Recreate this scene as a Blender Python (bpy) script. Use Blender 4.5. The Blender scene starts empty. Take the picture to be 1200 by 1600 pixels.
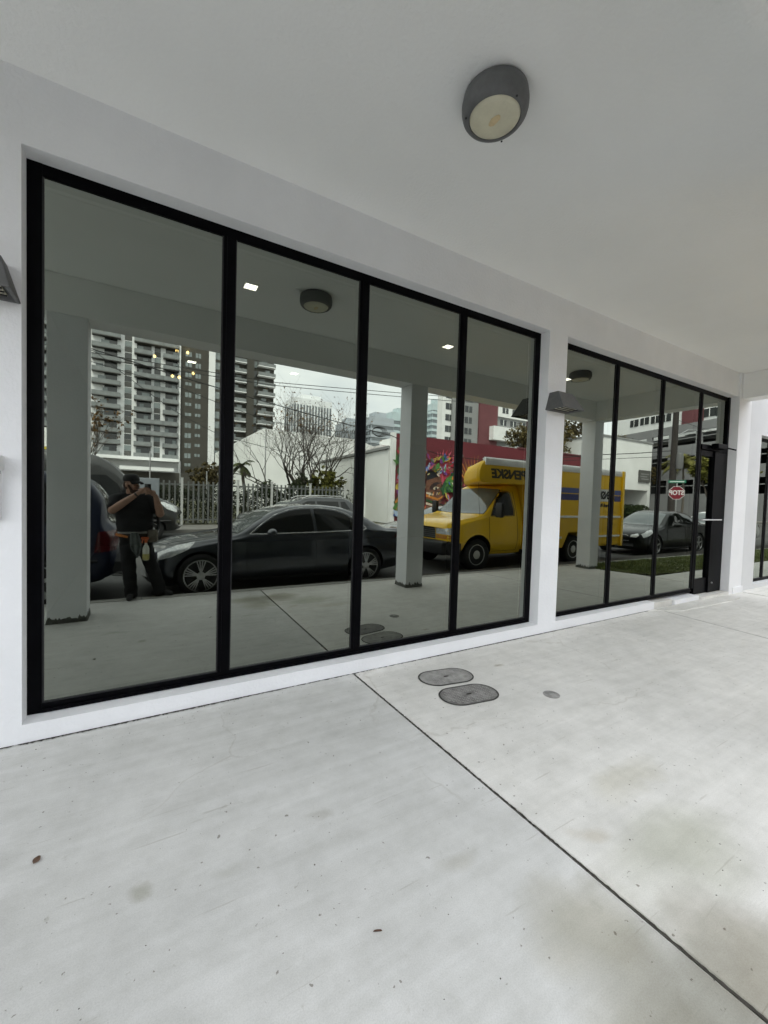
import bpy, bmesh, math, random
import numpy as np
from mathutils import Vector, Matrix, noise as mnoise
from mathutils.bvhtree import BVHTree
from mathutils.geometry import delaunay_2d_cdt

SC = bpy.context.scene
COL = SC.collection
R = math.radians
random.seed(7)

# ------------------------------------------------------------------ camera
cam_d = bpy.data.cameras.new("camera")
cam = bpy.data.objects.new("camera", cam_d)
COL.objects.link(cam)
cam_d.sensor_fit = 'VERTICAL'
cam_d.sensor_height = 36.0
cam_d.sensor_width = 27.0
cam_d.lens = 642.0 / 1600.0 * 36.0
cam_d.clip_start = 0.02
cam_d.clip_end = 3000
_f = 642.0
_vx = np.array([1692 - 600, 810 - 800, _f]); _vx /= np.linalg.norm(_vx)
_vn = np.array([222 - 600, 766 - 800, _f]); _vn -= _vx * (_vx @ _vn); _vn /= np.linalg.norm(_vn)
_vz = np.cross(_vx, _vn)
if _vz[1] > 0:
    _vz = -_vz
_Rm = np.stack([_vx, _vn, _vz])
_M = Matrix.Identity(4)
for i in range(3):
    _M[i][0] = _Rm[i, 0]
    _M[i][1] = -_Rm[i, 1]
    _M[i][2] = -_Rm[i, 2]
_M[0][3], _M[1][3], _M[2][3] = 0.0, -3.2, 1.5
cam.matrix_world = _M
SC.camera = cam

# ------------------------------------------------------------------ world, sun, exposure
SUN_EL, SUN_AZ = 54.0, 322.0
W = bpy.data.worlds.new("World")
SC.world = W
W.use_nodes = True
nt = W.node_tree
nt.nodes.clear()
wo = nt.nodes.new('ShaderNodeOutputWorld')
bg = nt.nodes.new('ShaderNodeBackground')
sky = nt.nodes.new('ShaderNodeTexSky')
sky.sky_type = 'NISHITA'
sky.sun_disc = False
sky.sun_elevation = R(SUN_EL)
sky.sun_rotation = R(SUN_AZ)
sky.dust_density = 3.0
sky.ozone_density = 1.0
hs = nt.nodes.new('ShaderNodeHueSaturation')
hs.inputs['Saturation'].default_value = 0.20
tc = nt.nodes.new('ShaderNodeTexCoord')
mp = nt.nodes.new('ShaderNodeMapping')
mp.inputs['Scale'].default_value = (1.0, 1.0, 2.6)
cl = nt.nodes.new('ShaderNodeTexNoise')
cl.inputs['Scale'].default_value = 2.3
cl.inputs['Detail'].default_value = 6
cl.inputs['Roughness'].default_value = 0.55
cr = nt.nodes.new('ShaderNodeValToRGB')
cr.color_ramp.elements[0].position = 0.36
cr.color_ramp.elements[0].color = (0.80, 0.84, 0.90, 1)
cr.color_ramp.elements[1].position = 0.66
cr.color_ramp.elements[1].color = (1.25, 1.24, 1.22, 1)
mx = nt.nodes.new('ShaderNodeMix')
mx.data_type = 'RGBA'
mx.inputs['Factor'].default_value = 0.62
mx.inputs['B'].default_value = (7.85, 7.95, 8.05, 1)      # the even grey of the cloud deck
ml = nt.nodes.new('ShaderNodeMix')
ml.data_type = 'RGBA'
ml.blend_type = 'MULTIPLY'
ml.inputs['Factor'].default_value = 1.0
L = nt.links.new
L(sky.outputs['Color'], hs.inputs['Color'])
L(hs.outputs['Color'], mx.inputs['A'])
L(tc.outputs['Generated'], mp.inputs['Vector'])
L(mp.outputs['Vector'], cl.inputs['Vector'])
L(cl.outputs['Fac'], cr.inputs['Fac'])
L(mx.outputs['Result'], ml.inputs['A'])
L(cr.outputs['Color'], ml.inputs['B'])
L(ml.outputs['Result'], bg.inputs['Color'])
bg.inputs['Strength'].default_value = 0.14
L(bg.outputs['Background'], wo.inputs['Surface'])

sd = bpy.data.lights.new("sun", 'SUN')
sd.energy = 1.5
sd.angle = R(16)
sd.color = (1.0, 0.96, 0.9)
sun = bpy.data.objects.new("sun", sd)
COL.objects.link(sun)
_sv = Vector((math.sin(R(SUN_AZ)) * math.cos(R(SUN_EL)), math.cos(R(SUN_AZ)) * math.cos(R(SUN_EL)), math.sin(R(SUN_EL))))
sun.rotation_euler = (-_sv).to_track_quat('-Z', 'Y').to_euler()
sun.location = (-20, 30, 40)

SC.view_settings.view_transform = 'Standard'
SC.view_settings.look = 'None'
SC.view_settings.exposure = 1.73
SC.view_settings.gamma = 1.0
SC.render.engine = 'CYCLES'
SC.cycles.max_bounces = 10
SC.cycles.diffuse_bounces = 5
SC.cycles.glossy_bounces = 5
SC.cycles.transparent_max_bounces = 12
SC.cycles.use_denoising = True
SC.cycles.sample_clamp_indirect = 6.0

# ------------------------------------------------------------------ materials
MATS = {}


def mat(name, col, rough=0.6, metal=0.0, var=0.0, scale=4.0, bump=0.0, bscale=60.0, spec=0.5, coat=0.0, island=0.0, emit=None, estr=0.0):
    if name in MATS:
        return MATS[name]
    m = bpy.data.materials.new(name)
    m.use_nodes = True
    t = m.node_tree
    b = t.nodes['Principled BSDF']
    b.inputs['Base Color'].default_value = (*col, 1)
    b.inputs['Roughness'].default_value = rough
    b.inputs['Metallic'].default_value = metal
    b.inputs['Specular IOR Level'].default_value = spec
    b.inputs['Coat Weight'].default_value = coat
    b.inputs['Coat Roughness'].default_value = 0.04
    if emit:
        b.inputs['Emission Color'].default_value = (*emit, 1)
        b.inputs['Emission Strength'].default_value = estr
    last = None
    if var > 0:
        tcn = t.nodes.new('ShaderNodeTexCoord')
        n = t.nodes.new('ShaderNodeTexNoise')
        n.inputs['Scale'].default_value = scale
        n.inputs['Detail'].default_value = 6
        n.inputs['Roughness'].default_value = 0.6
        t.links.new(tcn.outputs['Object'], n.inputs['Vector'])
        r = t.nodes.new('ShaderNodeValToRGB')
        r.color_ramp.elements[0].position = 0.3
        r.color_ramp.elements[1].position = 0.72
        r.color_ramp.elements[0].color = (*[c * (1 - var) for c in col], 1)
        r.color_ramp.elements[1].color = (*[min(1, c * (1 + var)) for c in col], 1)
        t.links.new(n.outputs['Fac'], r.inputs['Fac'])
        last = r.outputs['Color']
    if island > 0:
        g = t.nodes.new('ShaderNodeNewGeometry')
        h = t.nodes.new('ShaderNodeHueSaturation')
        h.inputs['Color'].default_value = (*col, 1)
        if last:
            t.links.new(last, h.inputs['Color'])
        mr = t.nodes.new('ShaderNodeMapRange')
        mr.inputs['To Min'].default_value = 1 - island
        mr.inputs['To Max'].default_value = 1 + island
        t.links.new(g.outputs['Random Per Island'], mr.inputs['Value'])
        t.links.new(mr.outputs['Result'], h.inputs['Value'])
        last = h.outputs['Color']
    if last:
        t.links.new(last, b.inputs['Base Color'])
    if bump > 0:
        tcn = t.nodes.new('ShaderNodeTexCoord')
        n = t.nodes.new('ShaderNodeTexNoise')
        n.inputs['Scale'].default_value = bscale
        n.inputs['Detail'].default_value = 4
        t.links.new(tcn.outputs['Object'], n.inputs['Vector'])
        bp = t.nodes.new('ShaderNodeBump')
        bp.inputs['Strength'].default_value = bump
        bp.inputs['Distance'].default_value = 0.01
        t.links.new(n.outputs['Fac'], bp.inputs['Height'])
        t.links.new(bp.outputs['Normal'], b.inputs['Normal'])
    MATS[name] = m
    return m


def glass_mat():
    m = bpy.data.materials.new("reflective_glass")
    m.use_nodes = True
    t = m.node_tree
    t.nodes.clear()
    o = t.nodes.new('ShaderNodeOutputMaterial')
    mi = t.nodes.new('ShaderNodeMixShader')
    tr = t.nodes.new('ShaderNodeBsdfTransparent')
    gl = t.nodes.new('ShaderNodeBsdfGlossy')
    fr = t.nodes.new('ShaderNodeFresnel')
    fr.inputs['IOR'].default_value = 3.2
    tr.inputs['Color'].default_value = (0.20, 0.235, 0.21, 1)
    gl.inputs['Color'].default_value = (0.94, 1.0, 0.885, 1)
    gl.inputs['Roughness'].default_value = 0.0
    t.links.new(fr.outputs['Fac'], mi.inputs['Fac'])
    t.links.new(tr.outputs['BSDF'], mi.inputs[1])
    t.links.new(gl.outputs['BSDF'], mi.inputs[2])
    t.links.new(mi.outputs['Shader'], o.inputs['Surface'])
    return m


def concrete_mat():
    m = bpy.data.materials.new("walkway_concrete")
    m.use_nodes = True
    t = m.node_tree
    b = t.nodes['Principled BSDF']
    tcn = t.nodes.new('ShaderNodeTexCoord')
    P = tcn.outputs['Object']

    def noise(scale, detail=6, rough=0.6, dist=0.0, sc3=None):
        n = t.nodes.new('ShaderNodeTexNoise')
        n.inputs['Scale'].default_value = scale
        n.inputs['Detail'].default_value = detail
        n.inputs['Roughness'].default_value = rough
        n.inputs['Distortion'].default_value = dist
        v = P
        if sc3:
            mpn = t.nodes.new('ShaderNodeMapping')
            mpn.inputs['Scale'].default_value = sc3
            mpn.inputs['Rotation'].default_value = (0, 0, 0.25)
            t.links.new(P, mpn.inputs['Vector'])
            v = mpn.outputs['Vector']
        t.links.new(v, n.inputs['Vector'])
        return n.outputs['Fac']

    def ramp(fac, p0, c0, p1, c1):
        r = t.nodes.new('ShaderNodeValToRGB')
        r.color_ramp.elements[0].position = p0
        r.color_ramp.elements[1].position = p1
        r.color_ramp.elements[0].color = (*c0, 1)
        r.color_ramp.elements[1].color = (*c1, 1)
        t.links.new(fac, r.inputs['Fac'])
        return r.outputs['Color']

    def mul(a, bb, f=1.0):
        x = t.nodes.new('ShaderNodeMix')
        x.data_type = 'RGBA'
        x.blend_type = 'MULTIPLY'
        x.inputs['Factor'].default_value = f
        t.links.new(a, x.inputs['A'])
        t.links.new(bb, x.inputs['B'])
        return x.outputs['Result']
    c = ramp(noise(0.9, 8, 0.62, 0.4), 0.30, (0.58, 0.578, 0.555), 0.72, (0.715, 0.71, 0.685))
    c = mul(c, ramp(noise(6, 8, 0.7), 0.30, (0.89, 0.89, 0.88), 0.60, (1.03, 1.03, 1.03)))
    c = mul(c, ramp(noise(3.0, 5, 0.6, 0.2, (0.35, 5.0, 1)), 0.30, (0.93, 0.93, 0.92), 0.65, (1.03, 1.03, 1.03)))
    c = mul(c, ramp(noise(210, 3, 0.7), 0.34, (0.90, 0.90, 0.895), 0.60, (1.03, 1.03, 1.03)))
    c = mul(c, ramp(noise(900, 2, 0.7), 0.30, (0.93, 0.93, 0.925), 0.62, (1.03, 1.03, 1.03)))
    # dark pits and specks
    c = mul(c, ramp(noise(38, 3, 0.5), 0.275, (0.45, 0.43, 0.40), 0.305, (1, 1, 1)))
    c = mul(c, ramp(noise(13, 5, 0.6, 0.5), 0.26, (0.80, 0.79, 0.76), 0.32, (1, 1, 1)))
    # blotchy damp marks
    c = mul(c, ramp(noise(2.1, 7, 0.68, 0.8), 0.24, (0.84, 0.84, 0.81), 0.38, (1, 1, 1)))

    # stronger light at the right, painted as a tone step at the long joint
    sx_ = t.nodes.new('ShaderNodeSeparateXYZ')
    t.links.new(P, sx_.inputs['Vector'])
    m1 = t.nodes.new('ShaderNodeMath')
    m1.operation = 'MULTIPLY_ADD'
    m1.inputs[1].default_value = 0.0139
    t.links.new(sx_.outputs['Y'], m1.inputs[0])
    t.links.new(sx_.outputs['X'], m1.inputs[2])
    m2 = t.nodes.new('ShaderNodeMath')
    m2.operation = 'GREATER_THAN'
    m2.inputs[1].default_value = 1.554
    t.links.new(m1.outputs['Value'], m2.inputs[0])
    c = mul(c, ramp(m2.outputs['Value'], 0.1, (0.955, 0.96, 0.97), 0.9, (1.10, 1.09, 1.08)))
    # hairline cracks, broken up by a mask
    vo = t.nodes.new('ShaderNodeTexVoronoi')
    vo.feature = 'DISTANCE_TO_EDGE'
    vo.inputs['Scale'].default_value = 0.42
    nd = t.nodes.new('ShaderNodeTexNoise')
    nd.inputs['Scale'].default_value = 2.6
    nd.inputs['Detail'].default_value = 8
    t.links.new(P, nd.inputs['Vector'])
    ad = t.nodes.new('ShaderNodeMix')
    ad.data_type = 'RGBA'
    ad.blend_type = 'LINEAR_LIGHT'
    ad.inputs['Factor'].default_value = 0.16
    t.links.new(P, ad.inputs['A'])
    t.links.new(nd.outputs['Color'], ad.inputs['B'])
    t.links.new(ad.outputs['Result'], vo.inputs['Vector'])
    ck = ramp(vo.outputs['Distance'], 0.0, (0.87, 0.86, 0.84), 0.003, (1, 1, 1))
    mk = ramp(noise(0.8, 2, 0.5), 0.52, (0, 0, 0), 0.60, (1, 1, 1))
    xk = t.nodes.new('ShaderNodeMix')
    xk.data_type = 'RGBA'
    xk.blend_type = 'MULTIPLY'
    t.links.new(mk, xk.inputs['Factor'])
    t.links.new(c, xk.inputs['A'])
    t.links.new(ck, xk.inputs['B'])
    c = xk.outputs['Result']
    # scuffs: short pale and dark drag marks
    c = mul(c, ramp(noise(5.5, 3, 0.5, 0.3, (0.5, 9.0, 1)), 0.27, (0.84, 0.83, 0.81), 0.33, (1, 1, 1)))
    c = mul(c, ramp(noise(17, 3, 0.5, 0.9), 0.235, (0.76, 0.75, 0.72), 0.25, (1, 1, 1)))

    # oil and damp stains with places of their own
    def stain(x, y, rx, ry, col, s=1.0):
        nonlocal c
        mpn = t.nodes.new('ShaderNodeMapping')
        mpn.vector_type = 'TEXTURE'
        mpn.inputs['Location'].default_value = (x, y, 0)
        mpn.inputs['Scale'].default_value = (rx, ry, 1)
        n = t.nodes.new('ShaderNodeTexNoise')
        n.inputs['Scale'].default_value = 3.0
        n.inputs['Detail'].default_value = 6
        t.links.new(P, n.inputs['Vector'])
        a = t.nodes.new('ShaderNodeMix')
        a.data_type = 'RGBA'
        a.blend_type = 'LINEAR_LIGHT'
        a.inputs['Factor'].default_value = 0.16
        t.links.new(P, a.inputs['A'])
        t.links.new(n.outputs['Color'], a.inputs['B'])
        t.links.new(a.outputs['Result'], mpn.inputs['Vector'])
        g = t.nodes.new('ShaderNodeTexGradient')
        g.gradient_type = 'SPHERICAL'
        t.links.new(mpn.outputs['Vector'], g.inputs['Vector'])
        k = ramp(g.outputs['Fac'], 0.0, (1, 1, 1), 0.7, col)
        c = mul(c, k, s)
    stain(1.50, -2.66, 0.36, 0.28, (0.60, 0.59, 0.54))
    stain(0.33, -1.55, 0.09, 0.04, (0.86, 0.86, 0.84))
    stain(0.72, -1.45, 0.08, 0.035, (0.84, 0.83, 0.81))
    stain(1.15, -1.95, 0.13, 0.05, (0.87, 0.86, 0.83))
    stain(-0.2, -1.9, 0.2, 0.05, (0.8, 0.8, 0.78))
    stain(1.38, -2.40, 0.30, 0.22, (0.72, 0.70, 0.63))
    stain(2.05, -2.36, 0.50, 0.26, (0.76, 0.77, 0.71))
    stain(1.78, -2.72, 0.30, 0.26, (0.62, 0.60, 0.55))
    stain(1.22, -2.70, 0.30, 0.22, (0.70, 0.68, 0.61))
    stain(0.0, -1.46, 0.055, 0.045, (0.72, 0.71, 0.66))
    stain(2.3, -2.0, 0.35, 0.12, (0.88, 0.87, 0.82))
    stain(2.81, -0.56, 0.09, 0.035, (0.68, 0.66, 0.60))
    stain(1.75, -2.12, 0.10, 0.07, (0.86, 0.83, 0.78))
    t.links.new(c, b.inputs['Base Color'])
    b.inputs['Roughness'].default_value = 0.78
    b.inputs['Specular IOR Level'].default_value = 0.35
    bp = t.nodes.new('ShaderNodeBump')
    bp.inputs['Strength'].default_value = 0.14
    bp.inputs['Distance'].default_value = 0.004
    t.links.new(noise(420, 5, 0.75), bp.inputs['Height'])
    t.links.new(bp.outputs['Normal'], b.inputs['Normal'])
    return m


def plaster_mat(name, col, var=0.05):
    m = mat(name, col, rough=0.75, var=var, scale=1.4, bump=0.35, bscale=45, spec=0.3)
    return m


M_GLASS = glass_mat()
M_CONC = concrete_mat()
M_WALL = plaster_mat("white_stucco", (0.81, 0.82, 0.835))
M_CEIL = plaster_mat("ceiling_paint", (0.90, 0.905, 0.89), 0.02)
M_BLACK = mat("black_anodised", (0.0016, 0.0016, 0.0024), 0.42, var=0.4, scale=12, spec=0.06)
M_DARKGREY = mat("lamp_grey", (0.125, 0.127, 0.127), 0.55, var=0.12, scale=30, bump=0.1, bscale=300)
M_LENS = mat("lamp_lens", (0.66, 0.63, 0.48), 0.35, var=0.10, scale=9, bump=0.2, bscale=90)
M_IRON = mat("cast_iron", (0.20, 0.195, 0.185), 0.8, var=0.45, scale=14, bump=0.6, bscale=90)
M_DIRT = mat("joint_dirt", (0.05, 0.045, 0.038), 0.95, var=0.5, scale=25)
M_ASPH = mat("asphalt", (0.075, 0.075, 0.073), 0.9, var=0.3, scale=1.5, bump=0.5, bscale=180)
M_GROUND = mat("bare_ground", (0.17, 0.165, 0.15), 0.95, var=0.25, scale=0.6)
M_SIDE = mat("pale_concrete", (0.36, 0.355, 0.335), 0.85, var=0.15, scale=1.6, bump=0.2, bscale=120)
M_GRASS = mat("grass_blades", (0.15, 0.185, 0.050), 0.7, var=0.25, scale=2.0, island=0.45)
M_SOIL = mat("grass_soil", (0.11, 0.12, 0.05), 0.95, var=0.4, scale=9)
M_CHROME = mat("chrome", (0.72, 0.72, 0.72), 0.18, metal=1.0, var=0.05, scale=20)
M_STEEL = mat("brushed_alloy", (0.50, 0.50, 0.50), 0.32, metal=0.9, var=0.08, scale=30)
M_TYRE = mat("tyre_rubber", (0.013, 0.013, 0.014), 0.85, var=0.3, scale=40)
M_CARGLASS = mat("tinted_car_glass", (0.008, 0.009, 0.009), 0.03, spec=0.45, var=0.2, scale=2)
M_WINDSHIELD = mat("windscreen_glass", (0.10, 0.118, 0.118), 0.03, spec=0.9, var=0.2, scale=2, coat=0.3)
M_BLKPLASTIC = mat("black_plastic", (0.012, 0.012, 0.013), 0.5, var=0.2, scale=20)
M_TAIL = mat("tail_lamp_red", (0.075, 0.004, 0.007), 0.25, var=0.25, scale=40, coat=0.4)
M_HEAD = mat("headlamp_lens", (0.66, 0.68, 0.68), 0.12, metal=0.25, var=0.35, scale=22, coat=1.0)
M_AMBER = mat("amber_lens", (0.55, 0.22, 0.02), 0.2, var=0.2, scale=30, coat=1.0)

# ------------------------------------------------------------------ mesh helpers


class MB:
    def __init__(self):
        self.v, self.f, self.m = [], [], []

    def add(self, verts, faces, mi=0):
        o = len(self.v)
        self.v.extend([tuple(map(float, p)) for p in verts])
        for f in faces:
            self.f.append([o + i for i in f])
            self.m.append(mi)
        return self

    def box(self, x0, x1, y0, y1, z0, z1, mi=0, M=None):
        vs = [(x, y, z) for z in (z0, z1) for y in (y0, y1) for x in (x0, x1)]
        if M is not None:
            vs = [tuple(M @ Vector(p)) for p in vs]
        self.add(vs, [(0, 2, 3, 1), (4, 5, 7, 6), (0, 1, 5, 4), (2, 6, 7, 3), (0, 4, 6, 2), (1, 3, 7, 5)], mi)
        return self

    def cbox(self, x0, x1, y0, y1, z0, z1, c=0.01, mi=0, M=None):
        """box with chamfered vertical and horizontal edges (as a rounded-off hull)"""
        bm = bmesh.new()
        bmesh.ops.create_cube(bm, size=1)
        for v in bm.verts:
            v.co = Vector(((x0 + x1) / 2 + v.co.x * (x1 - x0), (y0 + y1) / 2 + v.co.y * (y1 - y0), (z0 + z1) / 2 + v.co.z * (z1 - z0)))
        bmesh.ops.bevel(bm, geom=bm.edges[:], offset=c, segments=2, affect='EDGES', profile=0.5)
        bm.verts.index_update()
        vs = [v.co.copy() for v in bm.verts]
        if M is not None:
            vs = [M @ p for p in vs]
        self.add(vs, [[v.index for v in f.verts] for f in bm.faces], mi)
        bm.free()
        return self

    def tube(self, pts, r, n=8, mi=0, caps=True):
        pts = [Vector(p) for p in pts]
        rs = r if isinstance(r, (list, tuple)) else [r] * len(pts)
        rings = []
        up = None
        for i, p in enumerate(pts):
            if i == 0:
                d = pts[1] - p
            elif i == len(pts) - 1:
                d = p - pts[i - 1]
            else:
                d = pts[i + 1] - pts[i - 1]
            d = d.normalized() if d.length > 1e-9 else Vector((0, 0, 1))
            if up is None:
                a = Vector((0, 0, 1)) if abs(d.z) < 0.9 else Vector((1, 0, 0))
                up = (a - d * a.dot(d)).normalized()
            else:
                up = (up - d * up.dot(d))
                up = up.normalized() if up.length > 1e-6 else Vector((1, 0, 0))
            s = d.cross(up)
            rings.append([p + (up * math.cos(2 * math.pi * k / n) + s * math.sin(2 * math.pi * k / n)) * rs[i] for k in range(n)])
        vs = [q for ring in rings for q in ring]
        fs = []
        for i in range(len(pts) - 1):
            for k in range(n):
                a, b = i * n + k, i * n + (k + 1) % n
                fs.append((a, b, b + n, a + n))
        if caps:
            fs.append(tuple(range(n - 1, -1, -1)))
            fs.append(tuple(range((len(pts) - 1) * n, len(pts) * n)))
        self.add(vs, fs, mi)
        return self

    def lathe(self, prof, n=32, c=(0, 0, 0), axis='z', mi=0, flip=False):
        """prof: list of (radius, height along axis)"""
        vs, fs = [], []
        for r, h in prof:
            for k in range(n):
                a = 2 * math.pi * k / n
                u, v = r * math.cos(a), r * math.sin(a)
                if axis == 'z':
                    p = (c[0] + u, c[1] + v, c[2] + h)
                elif axis == 'y':
                    p = (c[0] + u, c[1] + h, c[2] + v)
                else:
                    p = (c[0] + h, c[1] + u, c[2] + v)
                vs.append(p)
        for i in range(len(prof) - 1):
            for k in range(n):
                a, b = i * n + k, i * n + (k + 1) % n
                fs.append((a, b, b + n, a + n))
        fs.append(tuple(range(n - 1, -1, -1)))
        fs.append(tuple(range((len(prof) - 1) * n, len(prof) * n)))
        if flip:
            fs = [f[::-1] for f in fs]
        self.add(vs, fs, mi)
        return self

    def prism(self, poly, t0, t1, plane='xz', mi=0):
        """extrude a 2-D polygon; plane xz extrudes along y, xy along z, yz along x"""
        n = len(poly)

        def P(a, b, t):
            return {'xz': (a, t, b), 'xy': (a, b, t), 'yz': (t, a, b)}[plane]
        vs = [P(a, b, t0) for a, b in poly] + [P(a, b, t1) for a, b in poly]
        fs = [tuple(range(n)), tuple(range(2 * n - 1, n - 1, -1))]
        for i in range(n):
            j = (i + 1) % n
            fs.append((i, i + n, j + n, j))
        self.add(vs, fs, mi)
        return self

    def mesh(self, name, mats, smooth=False, angle=35):
        me = bpy.data.meshes.new(name)
        me.from_pydata(self.v, [], self.f)
        if not isinstance(mats, (list, tuple)):
            mats = [mats]
        for m in mats:
            me.materials.append(m)
        if len(mats) > 1:
            me.polygons.foreach_set('material_index', self.m)
        bm = bmesh.new()
        bm.from_mesh(me)
        bmesh.ops.recalc_face_normals(bm, faces=bm.faces[:])
        bm.to_mesh(me)
        bm.free()
        if smooth:
            me.polygons.foreach_set('use_smooth', [True] * len(me.polygons))
            try:
                me.set_sharp_from_angle(angle=R(angle))
            except Exception:
                pass
        me.update()
        return me

    def build(self, name, mats, parent=None, smooth=False, angle=35, loc=None):
        o = bpy.data.objects.new(name, self.mesh(name, mats, smooth, angle))
        COL.objects.link(o)
        if parent:
            o.parent = parent
        if loc:
            o.location = loc
        return o


def tag(o, label=None, cat=None, group=None, kind=None):
    if label:
        o['label'] = label
    if cat:
        o['category'] = cat
    if group:
        o['group'] = group
    if kind:
        o['kind'] = kind
    return o


def thing(name, label, cat, loc=(0, 0, 0), rz=0.0, group=None):
    o = bpy.data.objects.new(name, None)
    o.empty_display_size = 0.3
    COL.objects.link(o)
    o.location = loc
    o.rotation_euler = (0, 0, rz)
    return tag(o, label, cat, group)


def copy_tree(o, parent=None):
    c = o.copy()
    COL.objects.link(c)
    if parent:
        c.parent = parent
    for ch in list(o.children):
        copy_tree(ch, c)
    return c


def structure(o, label=None):
    o['kind'] = 'structure'
    if label:
        o['label'] = label
    return o


def bake(o):
    bpy.context.view_layer.update()
    dg = bpy.context.evaluated_depsgraph_get()
    me = bpy.data.meshes.new_from_object(o.evaluated_get(dg))
    o.modifiers.clear()
    o.data = me
    return o


def shade(o, angle=40):
    me = o.data
    me.polygons.foreach_set('use_smooth', [True] * len(me.polygons))
    try:
        me.set_sharp_from_angle(angle=R(angle))
    except Exception:
        pass


def text_obj(name, body, size, m, parent, M, bold=0.0, shear=0.0, depth=0.004, sx=1.0):
    cu = bpy.data.curves.new(name, 'FONT')
    cu.body = body
    cu.size = size
    cu.offset = bold
    cu.shear = shear
    cu.extrude = depth
    cu.align_x = 'CENTER'
    cu.align_y = 'CENTER'
    tmp = bpy.data.objects.new(name + "_curve", cu)
    COL.objects.link(tmp)
    bpy.context.view_layer.update()
    dg = bpy.context.evaluated_depsgraph_get()
    me = bpy.data.meshes.new_from_object(tmp.evaluated_get(dg))
    bpy.data.objects.remove(tmp)
    bpy.data.curves.remove(cu)
    me.transform(M @ Matrix.Diagonal((sx, 1, 1, 1)))
    me.materials.clear()
    me.materials.append(m)
    o = bpy.data.objects.new(name, me)
    COL.objects.link(o)
    if parent:
        o.parent = parent
    return o


def face_y(x, y, z, s=1):
    """matrix that lays text on a wall facing +y (s=1), readable from the +y side"""
    return Matrix(((-1 * s, 0, 0, x), (0, 0, s, y), (0, 1, 0, z), (0, 0, 0, 1)))


def face_x(x, y, z):
    """text on a face looking towards -x, readable from the -x side"""
    return Matrix(((0, 0, -1, x), (-1, 0, 0, y), (0, 1, 0, z), (0, 0, 0, 1)))

# ------------------------------------------------------------------ ground, road, walkway
b = MB()
b.add([(-900, -1200, -0.30), (1200, -1200, -0.30), (1200, 300, -0.30), (-900, 300, -0.30)], [(0, 1, 2, 3)])
structure(b.build("ground", M_GROUND))


def kerb_y(x):
    return -3.45 + 0.035 * max(-6.0, min(x, 16.0))


b = MB()
b.add([(-120, -14.5, -0.12), (150, -14.5, -0.12), (150, -3.0, -0.12), (-120, -3.0, -0.12)], [(0, 1, 2, 3)])
b.add([(24, -60, -0.116), (62, -60, -0.116), (44, -14.5, -0.116), (24, -14.5, -0.116)], [(0, 1, 2, 3)])
structure(b.build("road", M_ASPH))

# kerb: one cast concrete strip following the road
b = MB()
ks = [-40, -6] + [i for i in range(-4, 17, 2)] + [40]
for i in range(len(ks) - 1):
    xa, xb = ks[i], ks[i + 1] - 0.006
    ya, yb = kerb_y(xa), kerb_y(xb)
    b.add([(xa, ya, -0.35), (xb, yb, -0.35), (xb, yb + 0.15, -0.35), (xa, ya + 0.15, -0.35),
           (xa, ya + 0.012, 0.004), (xb, yb + 0.012, 0.004), (xb, yb + 0.15, 0.004), (xa, ya + 0.15, 0.004)],
          [(0, 3, 2, 1), (4, 5, 6, 7), (0, 1, 5, 4), (1, 2, 6, 5), (2, 3, 7, 6), (3, 0, 4, 7)])
structure(b.build("kerb", M_SIDE))

# walkway slabs with real gaps between them
b = MB()
GAPW = 0.0135


def slab(poly):
    n = len(poly)
    e = 0.006
    cx = sum(p[0] for p in poly) / n
    cy = sum(p[1] for p in poly) / n
    top = []
    for x, y in poly:
        dx, dy = cx - x, cy - y
        l = math.hypot(dx, dy)
        top.append((x + dx / l * e, y + dy / l * e))
    vs = [(x, y, -0.25) for x, y in poly] + [(x, y, -0.005) for x, y in poly] + [(x, y, 0.0) for x, y in top]
    fs = [tuple(range(2 * n, 3 * n))]
    for i in range(n):
        j = (i + 1) % n
        fs.append((i, j, j + n, i + n))
        fs.append((i + n, j + n, j + 2 * n, i + 2 * n))
    b.add(vs, fs)


def jx(x0, x1, y):
    # joint position between wall (y=-.13) and kerb (y=-3.3), slightly skewed
    t = (-0.13 - y) / 3.17
    return x0 + (x1 - x0) * t


JO = [(-8.2, -8.2), (-3.35, -3.33), (1.556, 1.60), (6.45, 6.0), (9.25, 9.28)]


def jrow(i, y, side):
    x = jx(*JO[i], y)
    return x + side * GAPW / 2


for i in range(len(JO) - 1):
    y0, y1 = -0.125, None
    ya = kerb_y(jrow(i, -3.2, 1)) + 0.155
    yb = kerb_y(jrow(i + 1, -3.2, -1)) + 0.155
    slab([(jrow(i, ya, 1), ya), (jrow(i + 1, yb, -1), yb), (jrow(i + 1, y0, -1), y0), (jrow(i, y0, 1), y0)])
# the pavement beyond the porch, in front of the grass verge
for xa, xb in [(9.30, 11.2), (11.21, 13.1), (13.11, 15.0), (15.01, 16.9), (16.91, 26)]:
    slab([(xa, -1.36), (xb, -1.36), (xb, -0.125), (xa, -0.125)])
slab([(-30, kerb_y(-30) + 0.155), (-8.21, kerb_y(-8.2) + 0.155), (-8.21, -0.125), (-30, -0.125)])
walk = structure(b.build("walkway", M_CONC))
b = MB()
b.add([(-30, -3.5, -0.016), (26, -3.5, -0.016), (26, -0.12, -0.016), (-30, -0.12, -0.016)], [(0, 1, 2, 3)])
structure(b.build("walkway_base", M_DIRT))

# ragged dirt in the joint and grime along the wall foot
rng = random.Random(3)
b = MB()


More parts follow.
